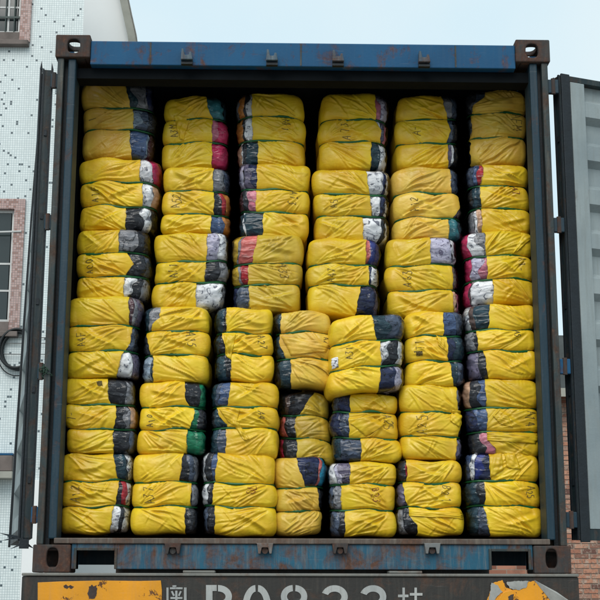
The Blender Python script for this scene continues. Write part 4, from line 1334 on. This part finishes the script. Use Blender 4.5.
for bi, (ro, co, side, Y, tilt, lobes, text, desc) in enumerate(BALES):
    if ro == 5:
        lobes[2] = lobes[2][:3] + (lobes[2][3] + 2.2,) + lobes[2][4:]
    bal = Bale(side, Y, tilt, lobes, 100 + bi)
    loc = Vector((bal.cx, Y + 0.3, float(bal.zb[3])))
    last = co == NCOL[ro] - 1
    lab = 'yellow strapped bale %s, %s, %s' % (desc, 'rightmost' if last else ORD[co], ROWN[ro])
    root = thing('clothing_bale', lab, 'bale', loc, 'strapped bales stacked in the container')
    sg = bal.sg
    flip = sg < 0
    wm = DIRTY.get((ro, co), 'wrap')
    # yellow film
    zr, ex = bal.rows()
    ins = bal.inset(zr) + ex
    qs = bal.q_of_x(bal.seam_x(zr) + 0.0022 * np.sin(zr * 70 + bi) + 0.0012 * np.sin(zr * 190 + 2 * bi), zr, ins)
    head = np.concatenate([[0, 1], [1.5, 1.75], np.linspace(1.88, 2, 4)[:-1], np.linspace(2, 3, 12)[:-1]])
    nfr = 88
    Q = np.concatenate([np.repeat(head[None], len(zr), 0), 3 + (qs[:, None] - 3) * np.linspace(0, 1, nfr)[None]], 1)
    ph = bal.ph
    lift = np.ones(Q.shape[1]) * 0.003
    px, py, Z = bal.sheet(Q, zr, ex, lift[None], bal.disp)
    # turned-in rim along the cut edge of the film
    rim = bal.sheet(Q[:, -1:], zr, ex, -0.004, bal.disp)
    px, py, Z = [np.concatenate([a, b], 1) for a, b in zip((px, py, Z), rim)]
    me = grid_mesh('yellow_film', bal.world(px, py, Z, loc), flip)
    link('yellow_film', me, wm, root)
    # clothes at the open end, lobe by lobe
    for j in range(3):
        cl = parse(lobes[j][5])
        tot = float(sum(n for _, n in cl))
        zr, ex = bal.rows(j, 24)
        ins = bal.inset(zr) + ex
        q0 = bal.q_of_x(bal.seam_x(zr) - 0.008, zr, ins)
        acc = 0.0
        ph0 = bal.rng.uniform(0, 6.28)
        slant = bal.rng.uniform(-.35, .35)
        prev = q0
        tz = (zr - bal.zc[j]) / (bal.zb[j] - bal.zb[j + 1])
        for n_, (key, wt) in enumerate(cl):
            acc += wt / tot
            lastg = n_ == len(cl) - 1
            if lastg:
                nxt = np.full_like(q0, 5.9)
            else:
                f = acc + slant * tz * 0.9 + 0.05 * np.sin(tz * 9 + ph0 + n_)
                f = np.clip(f, 0.06 + .03 * n_, 0.98)
                nxt = q0 + (4.72 - q0) * f
                nxt = np.maximum(nxt, prev + 0.02)
            nc = 18 if not lastg else 26
            tt = np.linspace(0, 1, nc)
            Qg = prev[:, None] + (nxt - prev)[:, None] * tt[None]
            phg = bal.rng.uniform(0, 6.28)
            off = -0.0095 + bal.rng.uniform(-.002, .002) + 0.004 * np.sin(math.pi * tt)[None]
            px, py, Z = bal.sheet(Qg, zr, ex, off, lambda a, b, p=phg: bal.cloth_disp(a, b, p))
            me = grid_mesh('garment', bal.world(px, py, Z, loc), flip)
            o = link('garment', me, 'cloth_' + key, root)
            o.color = (bal.rng.rand(), bal.rng.rand(), bal.rng.rand(), 1)
            prev = nxt
    # clear film over the clothes
    zr, ex = bal.rows(None, 24)
    ins = bal.inset(zr) + ex
    q0 = bal.q_of_x(bal.seam_x(zr) - 0.004, zr, ins)
    Qf = q0[:, None] + (5.8 - q0)[:, None] * np.linspace(0, 1, 44)[None]
    p1 = bal.rng.uniform(0, 6.28)

    fd = [(bal.rng.uniform(-.9, .9), bal.rng.uniform(0, 6.28), bal.rng.uniform(55, 110)) for _ in range(4)]

    def film_d(a, b, fd=fd):
        h = 0
        for (an, p_, fq) in fd:                              # sharp pulled ridges
            u = (a * math.sin(an) + b * math.cos(an)) * fq + p_ + 0.9 * np.sin((a * math.cos(an) - b * math.sin(an)) * 22 + p_)
            h = h + 0.0019 * (1 - np.abs(np.sin(u / 2))) ** 3
        return h
    px, py, Z = bal.sheet(Qf, zr, ex, 0.0045 * np.clip(np.linspace(0, 8, 44), 0, 1)[None] - 0.0015, film_d)
    me = grid_mesh('clear_film', bal.world(px, py, Z, loc), flip)
    link('clear_film', me, 'film', root)
    # straps
    for zi in (1, 2):
        q = np.concatenate([[0, 1], np.linspace(1.2, 2, 8)[:-1], np.linspace(2, 3, 10)[:-1], np.linspace(3, 4, 24)[:-1], np.linspace(4, 5, 10)[:-1], np.linspace(5, 6, 8), [6.99]])
        zc = np.full(3, bal.zb[zi]) + np.array([.0062, 0, -.0062])
        wob = 0.003 * np.sin(q * 2.3 + bal.rng.uniform(0, 6))
        outs = []
        for zrow, hh in ((.0050, .006), (.0050, .0125), (-.0050, .0125), (-.0050, .006)):
            zz_ = bal.zb[zi] + wob
            i_ = np.full_like(q, 0.024)
            a_, b_, nx, ny = bal.pos(q, zz_, i_)
            outs.append(bal.world(a_ + nx * hh, b_ + ny * hh, zz_ + zrow, loc))
        G = np.stack(outs, 0)
        link('strap', grid_mesh('strap', G, flip), 'strap', root)
    if text:
        write_text(bal, root, loc, text[0], text[1], text[2], text[3], text[4], 'ink_red' if (ro, co) in ((5, 2), (5, 4), (1, 5)) else 'ink')
    for fq in FLAPS.get((ro, co), []):
        flap(bal, root, loc, fq, 0.008, wm)
    if (ro, co) == (3, 5):
        flap(bal, root, loc, [(416, 352.5), (422, 351.5), (422.5, 356), (416.5, 356)], 0.001, 'ink', 'black_smudge')
    if (ro, co) == (4, 0):
        flap(bal, root, loc, [(97, 382), (102, 381), (103, 386), (98, 386)], 0.001, 'ink', 'black_smudge')
    if (ro, co) == (3, 4):
        flap(bal, root, loc, [(332, 358), (338, 357), (338.5, 367), (332.5, 369)], 0.004, 'cloth_W', 'white_patch')


# ------------------------------------------------------------------ tiled house on the left
YH = 13.0
zoff = 0.0
hr = at(83.5, 20, YH).x
htop = at(0, -260, YH).z
hxl = at(-420, 300, YH).x
HT = thing('tiled_house', 'pale mosaic-tiled house with dark accent tiles and pink-framed windows, left of container', 'house', (hr, YH, 0))
# window openings: (px left, px right, py top, py bottom) of the glazed hole
wins = [(-70, 20.0, -110, 33.0), (-70, 9.5, 209.5, 322.0)]
holes = []
for a, b, c, d in wins:
    holes.append((at(a, d, YH).x, at(b, d, YH).x, at(b, d, YH).z, at(b, c, YH).z))
# wall as a sheet of blocks round the openings
xs = sorted({hxl, hr} | {h[0] for h in holes} | {h[1] for h in holes})
zs_ = sorted({0.0, htop} | {h[2] for h in holes} | {h[3] for h in holes})
mb = MB()
for i in range(len(xs) - 1):
    for j in range(len(zs_) - 1):
        xm, zm = (xs[i] + xs[i + 1]) / 2, (zs_[j] + zs_[j + 1]) / 2
        if any(h[0] < xm < h[1] and h[2] < zm < h[3] for h in holes):
            continue
        mb.add([(xs[i], YH, zs_[j]), (xs[i + 1], YH, zs_[j]), (xs[i + 1], YH, zs_[j + 1]), (xs[i], YH, zs_[j + 1])], [(0, 1, 2, 3)])
mb.add([(hr, YH, 0), (hr - 4.2, YH + 9, 0), (hr - 4.2, YH + 9, htop), (hr, YH, htop)], [(0, 1, 2, 3)])
mb.add([(hxl, YH, 0), (hxl, YH, htop), (hxl, YH + 9, htop), (hxl, YH + 9, 0)], [(0, 1, 2, 3)])
wall = obj('wall', mb, 'mosaic', HT)
obj('roof_slab', MB().prism([(hxl - 0.2, YH - 0.02), (hr + 0.05, YH - 0.02), (hr - 4.1, YH + 9.1), (hxl - 0.2, YH + 9.1)], 'z', htop, htop + 0.15), 'concrete', HT)
obj('room_back', MB().box(hxl, hr - 0.9, YH + 0.9, YH + 0.95, 0, htop - 0.01), 'dim_room', HT)
for wi, (x0, x1, z0, z1) in enumerate(holes):
    t, dp = (0.165 if wi == 0 else 0.155), 0.05
    mb = MB()
    mb.box(x1, x1 + t, YH - dp, YH + 0.16, z0 - 0.16, z1 + t)
    mb.box(x0 - t, x0, YH - dp, YH + 0.16, z0 - 0.16, z1 + t)
    mb.box(x0, x1, YH - dp, YH + 0.16, z1, z1 + t)
    win = obj('window', mb, 'mosaic_pink', HT)
    obj('window_sill', MB().box(x0 - t - 0.02, x1 + t - 0.01, YH - 0.13, YH + 0.10, z0 - 0.24, z0 - 0.161).box(x0, x1, YH - dp + .004, YH + 0.10, z0 - 0.16, z0 - 0.001), 'concrete', win, bevel=0.01)
    f = 0.045
    mb = MB()
    mb.box(x1 - f, x1 - 0.001, YH + 0.04, YH + 0.09, z0, z1 - .001).box(x0 + .001, x0 + f, YH + 0.04, YH + 0.09, z0, z1 - .001)
    mb.box(x0 + f, x1 - f, YH + 0.04, YH + 0.09, z0, z0 + f).box(x0 + f, x1 - f, YH + 0.04, YH + 0.09, z1 - f, z1 - .001)
    obj('window_frame', mb, 'white_alu', win, bevel=0.004)
    mull = [x1 - 0.20, x1 - 0.62, x1 - 1.0] if wi == 0 else [x1 - 0.35, x1 - 0.75]
    for xm in mull:
        obj('mullion', MB().box(xm - 0.016, xm + 0.016, YH + 0.045, YH + 0.085, z0 + f + .001, z1 - f - .001), 'white_alu', win)
    zb_ = [at(5, y, YH).z for y in ((6, -40) if wi == 0 else (263, 290))]
    for zbar in zb_:
        obj('glazing_bar', MB().box(x0 + f, x1 - f, YH + 0.050, YH + 0.080, zbar - 0.014, zbar + 0.014), 'white_alu', win)
    edges = sorted([x0 + f] + mull + [x1 - f])
    for a, b in zip(edges[:-1], edges[1:]):
        obj('pane', MB().box(a + 0.017, b - 0.017, YH + 0.060, YH + 0.066, z0 + f, z1 - f), 'glass', win)
    if wi == 0:                                              # security bars before the glass
        k = 0
        for xb in np.arange(x1 - 0.10, x0 + 0.1, -0.135):
            obj('security_bar', MB().tube([(xb, YH + 0.012, z0 + 0.002), (xb, YH + 0.012, z1 - 0.002)], 0.010, 6), 'bars', win)
        for y in (17, -28, -70):
            zq = at(5, y, YH).z
            obj('security_bar', MB().box(x0 + .01, x1 - 0.01, YH + 0.002, YH + 0.022, zq - 0.015, zq + 0.015), 'bars', win)
    else:
        zq = at(5, 234.5, YH).z
        obj('rail_bar', MB().tube([(x0 + .02, YH + 0.0, zq), (x1 + 0.12, YH - 0.06, zq + 0.035)], 0.014, 6), 'white_alu', win)
# concrete ledge with blue flashing lower down
p0, p1 = at(-200, 457, YH), at(14.0, 472, YH)
lx1 = at(16, 470, YH).x
mb = MB().box(hxl, lx1, YH - 0.32, YH - 0.001, at(0, 471, YH - .3).z, at(0, 455.5, YH - .3).z)
led = obj('ledge', mb, 'concrete', HT, bevel=0.01)
obj('ledge_flashing', MB().box(hxl, lx1, YH - 0.30, YH - 0.001, at(0, 455, YH - .3).z, at(0, 453, YH - .3).z), 'blue', led)
obj('ledge_lip', MB().box(hxl, lx1 + .01, YH - 0.34, YH - 0.001, at(0, 478, YH - .3).z, at(0, 471.4, YH - .3).z), 'beige', led)
# white pilaster by the house corner
xa, xb = at(21.5, 560, YH - .05).x, at(60, 560, YH - .05).x
obj('pilaster', MB().box(xa, xb, YH - 0.06, YH - 0.001, 0, at(20, 480, YH).z), 'white_wall', HT, bevel=0.006)

# cable coil hanging on the wall, and loose wires
cc = at(17.5, 350, YH - 0.06)
rr = (at(21, 331, YH).z - at(21, 369, YH).z) / 2
cr0 = thing('cable_coil', 'coil of black cable hanging on tiled wall below the pink window', 'cable', (cc.x, YH - 0.06, cc.z - rr))
for k in range(5):
    pts = []
    for i in range(41):
        a = 2 * math.pi * i / 40
        rk = rr * (1 + 0.055 * math.sin(k * 2.1)) * (1 - 0.03 * k / 5)
        pts.append((cc.x + 0.012 * math.cos(k * 2.4) + rk * 0.84 * math.cos(a), YH - 0.03 - 0.022 * k - 0.02 * math.sin(a + k), cc.z + 0.016 * math.sin(k * 1.9) + rk * math.sin(a)))
    obj('cable_loop', MB().tube(pts, 0.020, 8), 'cable', cr0, smooth=True)
pts = [(cc.x + 1.02 * rr * math.cos(a), YH - 0.05, cc.z + 1.16 * rr * math.sin(a) - .05) for a in np.linspace(R(100), R(285), 26)]
obj('loose_cable_end', MB().tube(pts, 0.008, 6), 'cable', cr0, smooth=True)
for i, (ya, yb, yc) in enumerate(((334, 335, 336), (341, 340, 338), (352, 351, 352))):
    pts = []
    for t in np.linspace(0, 1, 20):
        px = -60 + 200 * t
        py = ya + (yb - ya) * t + 3 * math.sin(math.pi * t)
        p = at(px, py, YH - 0.04)
        pts.append((min(p.x, hr + 0.01 * t), YH - 0.035 - 0.012 * i, p.z))
    o = obj('wall_wire', MB().tube(pts, 0.007, 5), 'wire', None, origin=tuple(pts[0]))
    tag(o, 'thin grey wire %s across the tiled wall' % ('running highest', 'running between two others', 'running lowest')[i], 'wire', 'wires along the tiled wall')

# ------------------------------------------------------------------ white building with a raked edge
YW = 20.0
pl = [at(40, 300, YW), at(146, 300, YW), at(139.0, 62, YW), at(136.0, 40, YW), at(131.5, 20, YW), at(127.3, 0, YW), at(121, -30, YW), at(113, -60, YW), at(100, -95, YW), at(40, -150, YW)]
poly = [(p.x, p.z) for p in pl]
poly[0] = (poly[0][0], 0.0)
poly[1] = (poly[1][0], 0.0)
WB = thing('white_building', 'plain white building with sloping beige roof edge above the container', 'building', ((poly[0][0] + poly[1][0]) / 2, YW, 0))
mbw = MB().prism(poly, 'y', YW, YW + 8)
mbw.v = [(x - (4.5 if y > YW + 1 else 0), y, z) for x, y, z in mbw.v]   # the flank turns away to the left
obj('wall', mbw, 'white_wall', WB)
edge = [(138.5, 120), (139.0, 62), (136.0, 40), (131.5, 20), (127.3, 0), (121, -30), (113, -60), (100, -95)]
wd = 7.2
o_ = [(at(x + 1.0, y, YW).x, at(x + 1.0, y, YW).z) for x, y in edge]
i_ = [(at(x - wd, y, YW).x, at(x - wd, y, YW).z) for x, y in edge]
mb = MB()
for k in range(len(edge) - 1):
    mb.prism([i_[k], o_[k], o_[k + 1], i_[k + 1]], 'y', YW - 0.25, YW - 0.001)
obj('roof_edge', mb, 'beige', WB)
o2 = [(at(x + 2.0, y, YW).x, at(x + 2.0, y, YW).z) for x, y in edge]
mb = MB()
for k in range(len(edge) - 1):
    mb.prism([(o_[k][0] + .002, o_[k][1]), o2[k], o2[k + 1], (o_[k + 1][0] + .002, o_[k + 1][1])], 'y', YW - 0.27, YW + 8)
mb.v = [(x - (4.5 if y > YW + 1 else 0), y, z) for x, y, z in mb.v]
obj('roof_flashing', mb, 'steel', WB)

# ------------------------------------------------------------------ brick house on the right
YR = 11.0
bl, br = at(470, 500, YR).x, at(900, 500, YR).x
be = at(560, 396, YR).z                                       # eaves
BH = thing('brick_house', 'red brick house with dark roof behind the right-hand door', 'house', ((bl + br) / 2, YR, 0))
bw = obj('wall', MB().box(bl, br, YR, YR + 6, 0, be), 'mortar', BH)
rz = at(560, 334, YR + 1.2).z
mb = MB()
mb.add([(bl - .2, YR - .35, be), (br + .2, YR - .35, be), (br + .2, YR + 1.3, rz), (bl - .2, YR + 1.3, rz),
        (bl - .2, YR + 6.2, rz), (br + .2, YR + 6.2, rz), (bl - .2, YR + 6.2, be), (br + .2, YR + 6.2, be)],
       [(0, 1, 2, 3), (3, 2, 5, 4), (0, 3, 4, 6), (1, 7, 5, 2), (0, 6, 7, 1), (6, 4, 5, 7)])
rf = obj('roof', mb, 'rooftile', BH)
obj('eaves_board', MB().box(bl - .2, br + .2, YR - .38, YR - .352, be - .06, be + .05), 'beige', rf)
# bricks one by one where the photograph shows them, brickwork sheet elsewhere
bme = bpy.data.meshes.new('brick')
t_ = MB().box(-.094, .094, -.012, 0.05, -.0265, .0265)
bme.from_pydata(t_.v, [], t_.f)
bme.materials.append(MAT['brick'])
x_a = at(551, 560, YR).x
z_a = at(560, 614, YR).z
n = 0
rng = random.Random(3)
courses = int((be - 0.07 - z_a) / 0.063)
x_off = x_a - wloc(BH).x
near = []
for c in range(courses):
    z = z_a + 0.0315 + c * 0.063
    wide = 9 if c < 24 else 3
    for k in range(wide):
        near.append((x_a + 0.1 + k * 0.2 + (0.1 if c % 2 else 0), z, c))
near = near[:298]
for (x, z, c) in near:
    o = bpy.data.objects.new('brick', bme)
    COL.objects.link(o)
    o.parent = bw
    o.location = (x - wloc(bw).x + rng.uniform(-.004, .004), YR - wloc(bw).y + rng.uniform(-.004, .003), z - wloc(bw).z + rng.uniform(-.002, .002))
    o.rotation_euler = (rng.uniform(-.01, .01), rng.uniform(-.012, .012), 0)
    o.scale = (rng.uniform(.93, 1.0), 1, rng.uniform(.9, 1.0))
# the rest of the wall
zt_near = z_a + courses * 0.063
mb = MB()
def sheet(x0, x1, z0, z1):
    mb.box(x0, x1, YR - 0.010, YR - 0.001, z0, z1)
xr7 = x_a + 9.5 * 0.2 + .01
sheet(bl, x_a - 0.002, 0, be)
sheet(xr7, br, 0, be)
sheet(x_a, xr7 - .002, 0, z_a - 0.002)
xr3 = x_a + 3.5 * 0.2 + .01
z24 = z_a + 24 * 0.063
sheet(xr3, xr7 - .002, z24, be)
if zt_near < be - 0.01:
    sheet(x_a, xr3 - .002, zt_near + .001, be)
o = obj('brickwork', mb, 'brickfar', bw)
o['kind'] = 'stuff'

# ------------------------------------------------------------------ twine caught on the left hinge
pc = at(45.5, 371, 0.03)
mb = MB()
rng = random.Random(9)
for k in range(5):
    p = Vector((pc.x + rng.uniform(-.012, .012), pc.y - 0.012, pc.z + rng.uniform(-.03, .03)))
    d = Vector((rng.uniform(-1, 1), rng.uniform(-.4, .4), rng.uniform(-1, 1))).normalized()
    pts = []
    for i in range(26):
        pts.append(tuple(p))
        d = (d + Vector((rng.uniform(-.8, .8), rng.uniform(-.5, .5), rng.uniform(-.8, .8))) + (Vector((pc.x, pc.y - .012, pc.z)) - p) * 18).normalized()
        p = p + d * 0.009
    mb.tube(pts, 0.0026, 5)
o = obj('twine_tangle', mb, 'rope', None, smooth=True, origin=(pc.x, pc.y, pc.z - 0.04))
tag(o, 'tangle of dark green twine caught on the left door hinge', 'twine')
